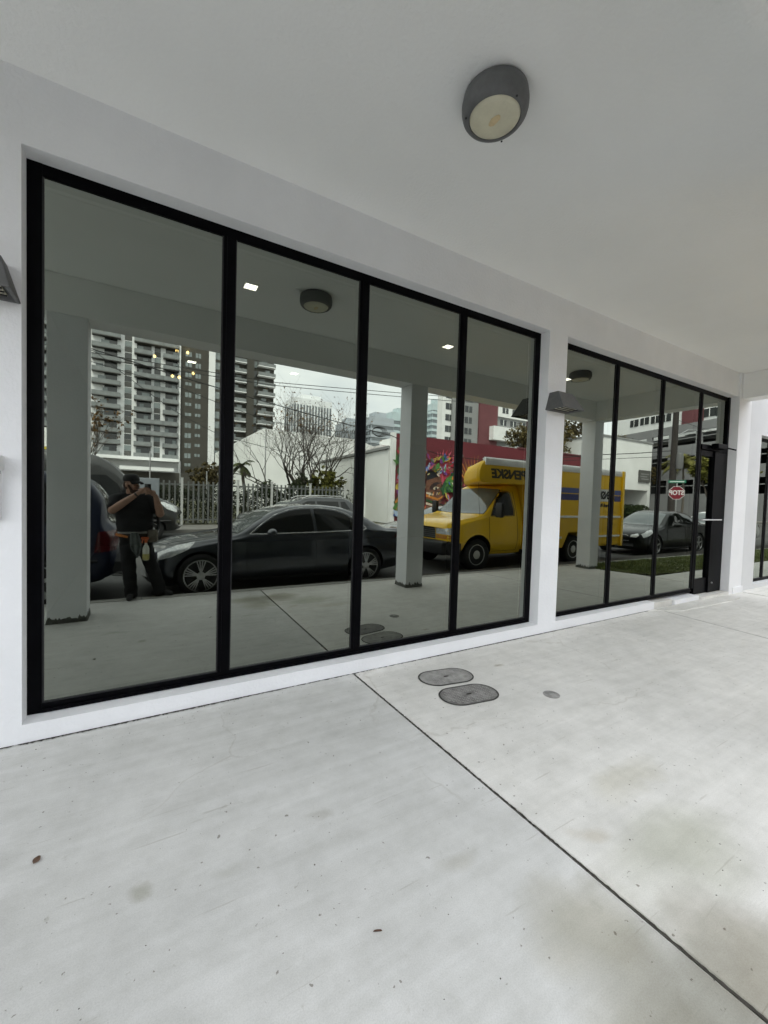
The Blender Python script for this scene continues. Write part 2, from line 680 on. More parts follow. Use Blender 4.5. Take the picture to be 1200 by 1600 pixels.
def ragged(pts_fn, n, w0, w1, z):
    prev = None
    for k in range(n + 1):
        t = k / n
        x, y, nx, ny = pts_fn(t)
        w = rng.uniform(w0, w1)
        o = rng.uniform(-0.002, 0.002)
        a = (x + nx * (w + o), y + ny * (w + o), z)
        c = (x - nx * (w - o), y - ny * (w - o), z)
        if prev:
            b.add([prev[0], prev[1], c, a], [(0, 1, 2, 3)])
        prev = (a, c)


ragged(lambda t: (jx(1.556, 1.60, -0.14 - 3.1 * t), -0.14 - 3.1 * t, 1, 0), 260, 0.0035, 0.0075, -0.0015)
ragged(lambda t: (jx(6.45, 6.0, -0.14 - 3.0 * t), -0.14 - 3.0 * t, 1, 0), 160, 0.004, 0.0075, -0.0015)
ragged(lambda t: (-6 + 12.3 * t, -0.132 - 0.006 * max(0, mnoise.noise((t * 40, 1, 2))), 0, 1), 900, 0.0005, 0.013, 0.0035)
ragged(lambda t: (-0.6 + 1.3 * t, -0.137, 0, 1), 160, 0.0, 0.016, 0.004)
ragged(lambda t: (2.3 + 2.2 * t, -0.136, 0, 1), 220, 0.0, 0.014, 0.004)
tag(b.build("joint_dirt", M_DIRT), kind='stuff')

# far side of the street
b = MB()
b.box(-80, 23, -17.0, -14.5, -0.4, 0.02)
b.box(45, 120, -19.5, -14.5, -0.4, 0.02)
structure(b.build("far_pavement", mat("worn_pavement", (0.17, 0.165, 0.155), 0.9, var=0.2, scale=1.2)))
b = MB()
b.add([(-80, -70, -0.02), (12.2, -70, -0.02), (12.2, -17.0, -0.02), (-80, -17.0, -0.02)], [(0, 1, 2, 3)])
structure(b.build("vacant_lot", mat("lot_soil", (0.11, 0.11, 0.06), 0.95, var=0.4, scale=1.5)))

# grass verge: soil bed and blades
gp = [(9.02, -2.42), (9.22, -1.72), (9.6, -1.47), (10.4, -1.38), (24, -1.38), (24, -2.72), (16, -2.72), (12, -2.86), (9.7, -2.95)]
b = MB()
b.prism(gp, -0.02, 0.012, 'xy')
structure(b.build("grass_bed", M_SOIL))


def inside(p, poly):
    x, y = p
    r = False
    j = len(poly) - 1
    for i in range(len(poly)):
        xi, yi = poly[i]
        xj, yj = poly[j]
        if (yi > y) != (yj > y) and x < (xj - xi) * (y - yi) / (yj - yi) + xi:
            r = not r
        j = i
    return r


b = MB()
rng = random.Random(11)
n = 0
while n < 26000:
    x = 9.0 + 15 * (rng.random() ** 1.5)
    y = rng.uniform(-2.97, -1.34)
    if not inside((x, y), gp):
        continue
    d = mnoise.noise((x * 2.2, y * 2.2, 3)) * 0.5 + 0.5
    if rng.random() > 0.35 + d:
        continue
    h = rng.uniform(0.025, 0.07) * (0.6 + 0.8 * d)
    a = rng.uniform(0, 6.28)
    w = rng.uniform(0.004, 0.009)
    lx, ly = rng.uniform(-0.04, 0.04), rng.uniform(-0.04, 0.04)
    c, s = math.cos(a) * w, math.sin(a) * w
    b.add([(x - c, y - s, 0.008), (x + c, y + s, 0.008), (x + lx, y + ly, h)], [(0, 1, 2)])
    n += 1
tag(b.build("grass", M_GRASS), "short patchy green grass on the verge between pavement and kerb", "grass", kind='stuff')

# ------------------------------------------------------------------ the storefront building
bl = thing("storefront_building", "white stucco storefront building with a columned porch and black framed windows", "building", (0, 0, 0))
WF = -0.13     # wall face
b = MB()
for x0, x1, z0, z1 in [(-9, -0.595, -0.3, 3.8), (3.865, 4.177, -0.3, 3.8), (-0.595, 3.865, 3.40, 3.8), (4.177, 8.755, 3.40, 3.8),
                       (-0.595, 3.865, -0.3, 0.112), (4.177, 6.37, -0.3, 0.112), (6.95, 7.74, -0.3, 0.075)]:
    b.box(x0, x1, WF, 0.16, z0, z1)
b.build("front_wall", M_WALL, bl)
b = MB()
b.box(8.755, 9.25, -0.155, 0.16, -0.3, 3.8)
b.box(8.90, 9.30, -0.167, -0.155, -0.02, 0.11)
b.build("pilaster", M_WALL, bl)
b = MB()
b.box(6.372, 6.948, -0.10, 0.16, -0.3, 0.085)
b.box(7.742, 8.753, -0.16, 0.16, -0.3, 0.05)
b.prism([(6.2, -0.135), (6.7, -0.36), (8.2, -0.40), (8.6, -0.37), (8.44, -0.135)], -0.01, 0.012, 'xy')
b.build("doorstep", M_CONC, bl)
b = MB()
for x0, x1, z0, z1 in [(9.252, 9.85, -0.3, 9), (9.85, 13.2, -0.3, 0.08), (13.2, 24, -0.3, 9), (9.85, 13.2, 2.86, 9)]:  # wall lengthened and raised out of view to block sky reflected in cars
    b.box(x0, x1, WF, 0.16, z0, z1)
b.build("side_wall", plaster_mat("darkened_stucco", (0.64, 0.65, 0.66)), bl)  # same white stucco, colour darkened to tame the open skylight on it
b = MB()
b.box(-9, 9.19, -2.80, 0.16, 3.8, 4.1)
b.build("ceiling", M_CEIL, bl)
b = MB()
b.box(-9, 9.19, -2.80, -2.47, 3.38, 3.797)
b.build("porch_beam", M_CEIL, bl)
b = MB()
b.add([(8.84, -0.157, 3.372), (9.16, -0.157, 3.372), (9.15, -2.468, 3.372), (8.82, -2.468, 3.372),
       (8.84, -0.157, 3.797), (9.16, -0.157, 3.797), (9.15, -2.468, 3.797), (8.82, -2.468, 3.797)],
      [(0, 1, 2, 3), (4, 7, 6, 5), (0, 4, 5, 1), (1, 5, 6, 2), (2, 6, 7, 3), (3, 7, 4, 0)])
b.build("end_beam", M_CEIL, bl)
b = MB()
b.box(-9, 9.19, -2.80, 10, 4.103, 7.4)
b.box(-9.05, 9.24, -2.85, 10, 7.4, 7.6)
b.build("upper_storey", M_WALL, bl)
M_MORTAR = mat("rough_mortar", (0.12, 0.122, 0.11), 0.95, var=0.4, scale=30, bump=0.6, bscale=60)


def column(x0, x1):
    b = MB()
    b.cbox(x0, x1, -2.80, -2.47, 0.0, 3.378, 0.006)
    o = b.build("column", M_WALL, bl)
    f = MB()
    rr = random.Random(int(x0 * 100))
    N = 26
    per = []
    for (ax, ay, bx, by) in [(x0, -2.47, x1, -2.47), (x1, -2.47, x1, -2.80), (x1, -2.80, x0, -2.80), (x0, -2.80, x0, -2.47)]:
        for k in range(N):
            t = k / N
            per.append((ax + (bx - ax) * t, ay + (by - ay) * t))
    cx, cy = (x0 + x1) / 2, (-2.80 - 2.47) / 2
    vs = []
    for (x, y) in per:
        hgt = 0.035 + 0.03 * rr.random() + (0.03 if rr.random() > 0.85 else 0)
        s0 = 1.035 + rr.uniform(-0.01, 0.02)
        s1 = 1.012
        vs.append((cx + (x - cx) * s0, cy + (y - cy) * s0, 0.001))
        vs.append((cx + (x - cx) * s1, cy + (y - cy) * s1, hgt))
        vs.append((cx + (x - cx) * 0.99, cy + (y - cy) * 0.99, hgt + 0.004))
    n = len(per)
    fs = []
    for i in range(n):
        j = (i + 1) % n
        fs.append((3 * i, 3 * j, 3 * j + 1, 3 * i + 1))
        fs.append((3 * i + 1, 3 * j + 1, 3 * j + 2, 3 * i + 2))
    f.add(vs, fs)
    f.build("mortar_base", M_MORTAR, o)
    return o


for x0, x1 in [(-5.60, -5.25), (-0.895, -0.535), (3.80, 4.13), (8.82, 9.14)]:
    column(x0, x1)

# interior room behind the glass
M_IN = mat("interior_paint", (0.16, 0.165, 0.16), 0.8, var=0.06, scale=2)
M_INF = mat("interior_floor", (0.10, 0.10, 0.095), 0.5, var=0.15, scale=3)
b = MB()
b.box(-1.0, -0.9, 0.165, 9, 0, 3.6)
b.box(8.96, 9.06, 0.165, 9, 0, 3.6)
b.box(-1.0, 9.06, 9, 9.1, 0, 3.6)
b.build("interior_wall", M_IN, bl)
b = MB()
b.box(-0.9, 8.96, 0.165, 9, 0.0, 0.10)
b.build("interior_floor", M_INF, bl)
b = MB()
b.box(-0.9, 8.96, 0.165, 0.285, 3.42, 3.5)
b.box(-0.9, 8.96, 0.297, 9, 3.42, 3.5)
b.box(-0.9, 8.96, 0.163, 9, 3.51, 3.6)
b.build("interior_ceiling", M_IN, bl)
# room behind the third window
b = MB()
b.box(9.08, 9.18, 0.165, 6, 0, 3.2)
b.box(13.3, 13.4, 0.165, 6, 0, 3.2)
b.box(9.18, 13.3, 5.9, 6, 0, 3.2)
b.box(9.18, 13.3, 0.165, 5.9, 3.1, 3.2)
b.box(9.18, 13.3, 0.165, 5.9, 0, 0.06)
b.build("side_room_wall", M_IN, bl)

FY0, FY1 = -0.012, 0.085   # frame front and back


def window(xs, z0, z1, jl, jr, mull, bot, top, parent, last_door=False):
    """xs: left outer, mullion centres..., right outer"""
    w = thing("window", None, None, (0, 0, 0))
    w.parent = parent
    w.name = "window"
    b = MB()
    xl, xr = xs[0], xs[-1]
    b.box(xl, xl + jl, FY0, FY1, z0, z1)
    if not last_door:
        b.box(xr - jr, xr, FY0, FY1, z0, z1)
    b.box(xl + jl, xr - (0 if last_door else jr), FY0 + 0.002, FY1, z1 - top, z1)
    xe = xs[-2] - mull / 2 if last_door else xr - jr
    b.box(xl + jl, xe, FY0 + 0.002, FY1, z0, z0 + bot)
    b.box(xl + jl, xe, FY0 - 0.012, FY0 + 0.0015, z0 + 0.004, z0 + bot * 0.45)   # sill bead
    b.build("frame", M_BLACK, w)
    edges = [xl + jl]
    for c in xs[1:-1]:
        m = MB()
        m.box(c - mull / 2, c + mull / 2, FY0 - 0.004, FY1, z0 + bot, z1 - top)
        m.box(c - mull * 0.22, c + mull * 0.22, FY0 - 0.008, FY0 - 0.0045, z0 + bot, z1 - top)
        m.build("mullion", M_BLACK, w)
        edges += [c - mull / 2, c + mull / 2]
    edges.append(xr - (0 if last_door else jr))
    panes = []
    for k in range(0, len(edges), 2):
        if last_door and k == len(edges) - 2:
            break
        panes.append((edges[k], edges[k + 1]))
    for a, c in panes:
        p = MB()
        p.add([(a, 0.0, z0 + bot), (c, 0.0, z0 + bot), (c, 0.0, z1 - top), (a, 0.0, z1 - top)], [(0, 1, 2, 3)])
        p.build("pane", M_GLASS, w)
        g = MB()     # glazing bead
        g.box(a, a + 0.008, FY0 + 0.004, -0.001, z0 + bot, z1 - top)
        g.box(c - 0.008, c, FY0 + 0.004, -0.001, z0 + bot, z1 - top)
        g.box(a + 0.008, c - 0.008, FY0 + 0.004, -0.001, z0 + bot, z0 + bot + 0.008)
        g.build("glazing_bead", M_BLKPLASTIC, w)
    return w


w1 = window([-0.595, 0.527, 1.622, 2.73, 3.865], 0.113, 3.402, 0.071, 0.078, 0.083, 0.058, 0.072, bl)
w1['label'] = "wide four pane reflective window left of the pier"
w2 = window([4.178, 5.395, 6.565, 7.755, 8.753], 0.114, 3.402, 0.06, 0.07, 0.074, 0.05, 0.066, bl, last_door=True)
w2['label'] = "reflective window with a glass door at its right end"
# transom and door of the second window
b = MB()
b.box(8.69, 8.752, -0.03, FY1, 0.05, 3.40)
b.box(7.794, 8.69, -0.035, FY1, 2.44, 2.52)
b.build("door_frame", M_BLACK, w2)
b = MB()
b.add([(7.794, 0.0, 2.52), (8.69, 0.0, 2.52), (8.69, 0.0, 3.334), (7.794, 0.0, 3.334)], [(0, 1, 2, 3)])
b.build("transom_pane", M_GLASS, w2)
dr = thing("door", None, None)
dr.parent = bl
b = MB()
b.box(7.798, 7.83, -0.02, 0.03, 0.06, 2.43)
b.box(8.245, 8.685, -0.045, 0.03, 0.06, 2.43)
b.box(7.83, 8.245, -0.02, 0.03, 2.34, 2.43)
b.box(7.83, 8.245, -0.02, 0.03, 0.06, 0.31)
b.build("door_leaf", M_BLACK, dr)
b = MB()
b.add([(7.83, 0.0, 0.31), (8.245, 0.0, 0.31), (8.245, 0.0, 2.34), (7.83, 0.0, 2.34)], [(0, 1, 2, 3)])
b.build("door_glass", M_GLASS, dr)
b = MB()
b.tube([(7.86, -0.02, 1.29), (7.86, -0.06, 1.29), (8.50, -0.085, 1.29)], 0.012, 8)
b.build("push_bar", M_STEEL, dr)
b = MB()
b.cbox(8.10, 8.46, -0.14, -0.037, 2.47, 2.55, 0.008)
b.tube([(8.4, -0.13, 2.50), (8.58, -0.20, 2.47)], 0.012, 8)
b.build("door_closer", M_BLACK, dr)
b = MB()
b.lathe([(0.014, 0), (0.014, 0.016)], 12, (8.36, -0.06, 0.22), 'y')
b.build("lock_cylinder", M_STEEL, dr)
w3 = window([9.851, 10.65, 11.9, 13.199], 0.082, 2.858, 0.06, 0.06, 0.08, 0.05, 0.06, bl)
w3['label'] = "third reflective window beyond the porch"

# ------------------------------------------------------------------ lamps on the porch


def ceiling_lamp(name, label, x, y):
    t = thing(name, label, "ceiling lamp", (x, y, 3.8), group="round porch ceiling lamps")
    b = MB()
    b.lathe([(0.0, -0.001), (0.168, -0.001), (0.179, -0.010), (0.186, -0.05), (0.185, -0.080), (0.179, -0.102), (0.168, -0.118), (0.150, -0.128),
             (0.143, -0.127), (0.140, -0.118), (0.0, -0.116)][1:-1], 56)
    b.build("housing", M_DARKGREY, t, smooth=True, angle=50)
    b = MB()
    b.lathe([(0.1405, -0.119), (0.135, -0.126), (0.11, -0.131), (0.06, -0.135), (0.005, -0.136)], 48)
    b.build("lens", M_LENS, t, smooth=True, angle=60)
    for a in (30, 150, 270):
        s = MB()
        s.lathe([(0.006, -0.128), (0.006, -0.1305)], 10, (0.163 * math.cos(R(a)), 0.163 * math.sin(R(a)), 0))
        s.build("screw", M_BLKPLASTIC, t)
    b = MB()
    b.prism([(0.020 * math.cos(k * .6283) * (1 + .2 * (k % 2)), 0.042 * math.sin(k * .6283)) for k in range(10)], -0.1375, -0.1345, 'xy')
    b.build("lamp_core", mat("warm_lamp_core", (0.66, 0.53, 0.30), 0.5, var=0.10, scale=40), t)  # warm-toned patch at the lens centre
    return t


ceiling_lamp("ceiling_lamp", "round grey ceiling lamp with a cloudy lens, in front of the wide window", 1.712, -1.40)
ceiling_lamp("ceiling_lamp", "round grey ceiling lamp further along the porch, seen in the glass above the pier", 6.64, -1.40)


def sconce(x, label):
    # downlight box: steep trapezoid shade with an open glazed underside
    t = thing("wall_sconce", label, "wall light", (x, WF, 2.62), group="grey wedge wall lights")
    w0, w1, d0, d1, h = 0.185, 0.125, 0.235, 0.115, 0.20
    b = MB()
    zt, zb = h / 2, -h / 2
    vs = [(-w0, 0, zb), (w0, 0, zb), (w0, -d0, zb), (-w0, -d0, zb), (-w1, 0, zt), (w1, 0, zt), (w1, -d1, zt), (-w1, -d1, zt),
          (-w0 + .02, -0.015, zb), (w0 - .02, -0.015, zb), (w0 - .02, -d0 + .018, zb), (-w0 + .02, -d0 + .018, zb),
          (-w0 + .035, -0.025, zb + .03), (w0 - .035, -0.025, zb + .03), (w0 - .035, -d0 + .035, zb + .03), (-w0 + .035, -d0 + .035, zb + .03)]
    fs = [(4, 5, 6, 7), (0, 1, 5, 4), (1, 2, 6, 5), (2, 3, 7, 6), (3, 0, 4, 7)]
    for i in range(4):
        j = (i + 1) % 4
        fs.append((i, 8 + i, 8 + j, j))
        fs.append((8 + i, 12 + i, 12 + j, 8 + j))
    fs.append((12, 13, 14, 15))
    b.add(vs, fs)
    o = b.build("shade", M_DARKGREY, t)
    bv = o.modifiers.new("b", 'BEVEL')
    bv.width = 0.006
    bv.segments = 2
    bv.limit_method = 'ANGLE'
    bake(o)
    b = MB()
    b.box(-w0 + .05, w0 - .05, -d0 + .05, -0.035, zb + .018, zb + .026)
    b.build("lens", M_LENS, t)
    b = MB()
    for k in range(3):
        y = -0.07 - k * 0.05
        b.box(-w0 + .045, w0 - .045, y - .004, y + .004, zb + .004, zb + .012)
    b.build("guard_bar", M_BLKPLASTIC, t)
    return t


sconce(4.02, "grey wedge shaped wall light on the white pier between the two windows")
sconce(-0.78, "grey wedge shaped wall light on the wall left of the wide window")

# small electrical box at the left picture edge
t = thing("wall_box", "white outlet cover box on the wall at the far left edge", "wall box", (-0.79, WF, 1.5))
b = MB()
b.cbox(-0.112, 0.112, -0.055, 0.0, -0.185, 0.16, 0.008)
b.build("box_body", mat("white_plastic", (0.72, 0.73, 0.73), 0.4, var=0.05, scale=10), t)
b = MB()
b.cbox(-0.125, 0.125, -0.105, 0.0, 0.085, 0.17, 0.012)
b.build("hood", mat("white_plastic", (0.72, 0.73, 0.73)), t)
b = MB()
b.box(0.07, 0.117, -0.1, -0.056, 0.066, 0.084)
b.build("latch", M_DARKGREY, t)

# interior lights
M_DOWN = mat("downlight_panel", (0.9, 0.85, 0.8), 0.5, emit=(1.0, 0.86, 0.74), estr=4.5, var=0.02, scale=8)
for i, (x, y, lab) in enumerate([(0.85, 0.80, "square recessed downlight behind the second pane of the wide window"),
                                 (3.29, 0.93, "square recessed downlight behind the third pane of the wide window"),
                                 (5.66, 0.95, "square recessed downlight just right of the pier"),
                                 (2.05, 3.21, "square recessed downlight deeper in the room, seen against the sky"),
                                 (0.61, 3.56, "square recessed downlight deepest in the room, seen against the tower")]):
    t = thing("downlight", lab, "downlight", (x, y, 3.42), group="square downlights in the shop ceiling")
    b = MB()
    b.box(-0.055, 0.055, -0.055, 0.055, -0.006, -0.001)
    b.build("light_panel", M_DOWN, t)
    b = MB()
    for (a0, a1, c0, c1) in [(-.068, .068, .0555, .068), (-.068, .068, -.068, -.0555), (-.068, -.0555, -.0555, .0555), (.0555, .068, -.0555, .0555)]:
        b.box(a0, a1, c0, c1, -0.010, -0.001)
    b.build("trim", M_IN, t)
t = thing("pendant_lamp", "cluster pendant lamp with small warm bulbs glowing inside the shop", "pendant lamp", (0.38, 3.0, 3.42))
b = MB()
b.tube([(0, 0, 0), (0, 0, -0.22)], 0.008, 6)
M_BULB = mat("warm_bulb", (1, .8, .5), 0.5, emit=(1.0, 0.62, 0.22), estr=4.5, var=0.02, scale=8)
bulbs = [(0.0, 3.41), (0.13, 3.42), (-0.26, 3.25), (0.20, 3.11), (-0.05, 3.03), (0.03, 3.03)]
for dx, z in bulbs:
    b.tube([(0, 0, -0.2), (dx, 0.02, z - 3.42 - 0.02 if z < 3.38 else -0.06)], 0.004, 5)
b.build("stem", M_BLACK, t)
for dx, z in bulbs:
    s = MB()
    zz = min(z - 3.42, -0.045)
    s.lathe([(0.004, -.020), (0.013, -.014), (0.019, 0), (0.013, .014), (0.004, .020)], 12, (dx, 0.02, zz))
    s.build("bulb", M_BULB, t, smooth=True, angle=80)

# ------------------------------------------------------------------ covers and litter on the walkway


def oval_cover(name, label, x, y, rz, lx, ly, mi):
    t = thing(name, label, "cover", (x, y, 0.0), rz, group="oval cast iron utility covers")

    def oval(a, c, n=22):
        p = []
        for k in range(n + 1):
            an = -math.pi / 2 + math.pi * k / n
            p.append((a - c + c * math.cos(an), c * math.sin(an)))
        for k in range(n + 1):
            an = math.pi / 2 + math.pi * k / n
            p.append((-a + c + c * math.cos(an), c * math.sin(an)))
        return p
    b = MB()
    o = oval(lx + .012, ly + .012)
    q = oval(lx, ly)
    n = len(o)
    b.add([(p[0], p[1], 0.003) for p in o] + [(p[0], p[1], 0.006) for p in q] + [(p[0], p[1], -0.01) for p in q],
          [(i, (i + 1) % n, n + (i + 1) % n, n + i) for i in range(n)] + [(n + i, n + (i + 1) % n, 2 * n + (i + 1) % n, 2 * n + i) for i in range(n)])
    b.build("rim", mat("dirty_rim", (0.06, 0.058, 0.052), 0.9, var=0.4, scale=30), t)
    b = MB()
    q = oval(lx - .003, ly - .003)
    b.prism(q, -0.008, 0.0045, 'xy')
    # raised chequer pattern
    k = 0
    s = 0.022
    for i in range(int(-lx / s) - 1, int(lx / s) + 2):
        for j in range(int(-ly / s) - 1, int(ly / s) + 2):
            px, py = i * s, j * s
            if inside((px, py), oval(lx - .022, ly - .022)) and (abs(px) > .05 or abs(py) > .025):
                hh = 0.006
                d = 0.0085 if (i + j) % 2 else 0.006
                b.add([(px - d, py - .002, .0045), (px + d, py - .002, .0045), (px + d, py + .002, .0045), (px - d, py + .002, .0045),
                       (px - d * .8, py - .001, hh), (px + d * .8, py - .001, hh), (px + d * .8, py + .001, hh), (px - d * .8, py + .001, hh)],
                      [(4, 5, 6, 7), (0, 1, 5, 4), (1, 2, 6, 5), (2, 3, 7, 6), (3, 0, 4, 7)], 1)
    b.build("lid", [mi[0], mat("pale_rib", (0.36, 0.35, 0.33), 0.7, var=0.3, scale=20)], t)  # relief shading put into colour: ribs paler than the lid
    b = MB()
    b.prism([(0.024 * math.cos(a / 10 * 6.283), 0.009 * math.sin(a / 10 * 6.283)) for a in range(10)], 0.002, 0.0068, 'xy')
    b.build("keyhole", M_DIRT, t)
    return t


M_IRON2 = mat("dusty_iron", (0.30, 0.295, 0.28), 0.85, var=0.4, scale=11, bump=0.6, bscale=90)
oval_cover("utility_cover", "pale dusty oval utility cover nearer the window", 2.225, -0.535, R(-9), 0.235, 0.133, (M_IRON2, M_IRON))
oval_cover("utility_cover", "dark ribbed oval utility cover further from the window", 2.185, -0.862, R(-8), 0.235, 0.133, (M_IRON, M_IRON))
t = thing("cleanout_cap", "small round metal cleanout cap set in the concrete", "cleanout cap", (2.765, -1.163, 0))
b = MB()
b.lathe([(0.062, 0.001), (0.062, 0.004), (0.052, 0.005), (0.050, 0.003), (0.03, 0.003), (0.028, 0.006), (0.012, 0.006)], 28)
b.build("cap_plate", M_IRON2, t)
b = MB()
b.cbox(-0.02, 0.02, -0.008, 0.008, 0.006, 0.010, 0.002)
b.build("cap_nut", M_STEEL, t)


def leaf(name, label, x, y, rz, l, w, m):
    b = MB()
    n = 8
    vs = [(-l, 0, 0.002)]
    for k in range(1, n):
        tt = k / n
        ww = w * math.sin(math.pi * tt ** 0.8)
        vs += [(-l + 2 * l * tt, -ww, 0.004 + 0.008 * tt * tt), (-l + 2 * l * tt, 0, 0.001 + .003 * tt), (-l + 2 * l * tt, ww, 0.005 + 0.006 * tt)]
    vs.append((l, 0, 0.006))
    fs = [(0, 1, 2), (0, 2, 3)]
    for k in range(n - 2):
        a = 1 + 3 * k
        fs += [(a, a + 3, a + 4, a + 1), (a + 1, a + 4, a + 5, a + 2)]
    a = 1 + 3 * (n - 2)
    fs += [(a, len(vs) - 1, a + 1), (a + 1, len(vs) - 1, a + 2)]
    b.add(vs, fs)
    o = b.build(name, m, None, smooth=True, angle=80, loc=(x, y, 0.001))
    o.rotation_euler = (0, 0, rz)
    md = o.modifiers.new("s", 'SOLIDIFY')
    md.thickness = 0.0008
    bake(o)
    tag(o, label, "leaf")
    return o


leaf("fallen_leaf", "single rounded brown leaf on the concrete at lower left", -0.354, -1.137 - 0.0, R(60), 0.017, 0.013, mat("brown_leaf", (0.115, 0.068, 0.042), 0.7, var=0.3, scale=60))
leaf("dry_twig_leaf", "thin curled dry leaf scrap on the concrete left of the long joint", 0.711, -2.034, R(-30), 0.016, 0.003, mat("dry_leaf", (0.10, 0.05, 0.03), 0.7, var=0.3, scale=60))
rng = random.Random(5)
b = MB()
for k in range(330):
    x, y = rng.uniform(-0.8, 7), rng.uniform(-2.9, -0.17)
    if rng.random() < 0.35:
        y = -0.14 - abs(rng.gauss(0, 0.12))
    s = rng.uniform(0.0012, 0.0048)
    a = rng.uniform(0, 3.14)
    e = rng.uniform(0.4, 1)
    c, d = math.cos(a), math.sin(a)
    q = [(s, 0), (0, s * e), (-s * 1.2, 0), (0, -s * e)]
    vs = [(x + u * c - v * d, y + u * d + v * c, 0.0006) for u, v in q] + [(x, y, 0.003)]
    b.add(vs, [(0, 1, 4), (1, 2, 4), (2, 3, 4), (3, 0, 4)])
tag(b.build("floor_debris", mat("debris", (0.09, 0.08, 0.065), 0.9, var=0.5, scale=50)), kind='stuff')

# ------------------------------------------------------------------ vehicles


def pchip(xs, ys, q):
    xs = np.asarray(xs, float); ys = np.asarray(ys, float)
    h = np.diff(xs); d = np.diff(ys) / h
    m = np.zeros(len(xs))
    m[0], m[-1] = d[0], d[-1]
    for k in range(1, len(xs) - 1):
        if d[k - 1] * d[k] > 0:
            w1, w2 = 2 * h[k] + h[k - 1], h[k] + 2 * h[k - 1]
            m[k] = (w1 + w2) / (w1 / d[k - 1] + w2 / d[k])
    q = np.clip(q, xs[0], xs[-1])
    i = np.clip(np.searchsorted(xs, q) - 1, 0, len(xs) - 2)
    t = (q - xs[i]) / h[i]
    return ys[i] * (1 + 2 * t) * (1 - t) ** 2 + h[i] * m[i] * t * (1 - t) ** 2 + ys[i + 1] * t * t * (3 - 2 * t) + h[i] * m[i + 1] * t * t * (t - 1)


def catmull(P, sub):
    out = []
    n = len(P)
    for i in range(n - 1):
        p0 = P[max(i - 1, 0)]; p1 = P[i]; p2 = P[i + 1]; p3 = P[min(i + 2, n - 1)]
        for k in range(sub):
            t = k / sub
            out.append(tuple(0.5 * (2 * b_ + (c_ - a_) * t + (2 * a_ - 5 * b_ + 4 * c_ - d_) * t * t + (3 * b_ - a_ - 3 * c_ + d_) * t ** 3)
                             for a_, b_, c_, d_ in zip(p0, p1, p2, p3)))
    out.append(tuple(P[-1]))
    return out


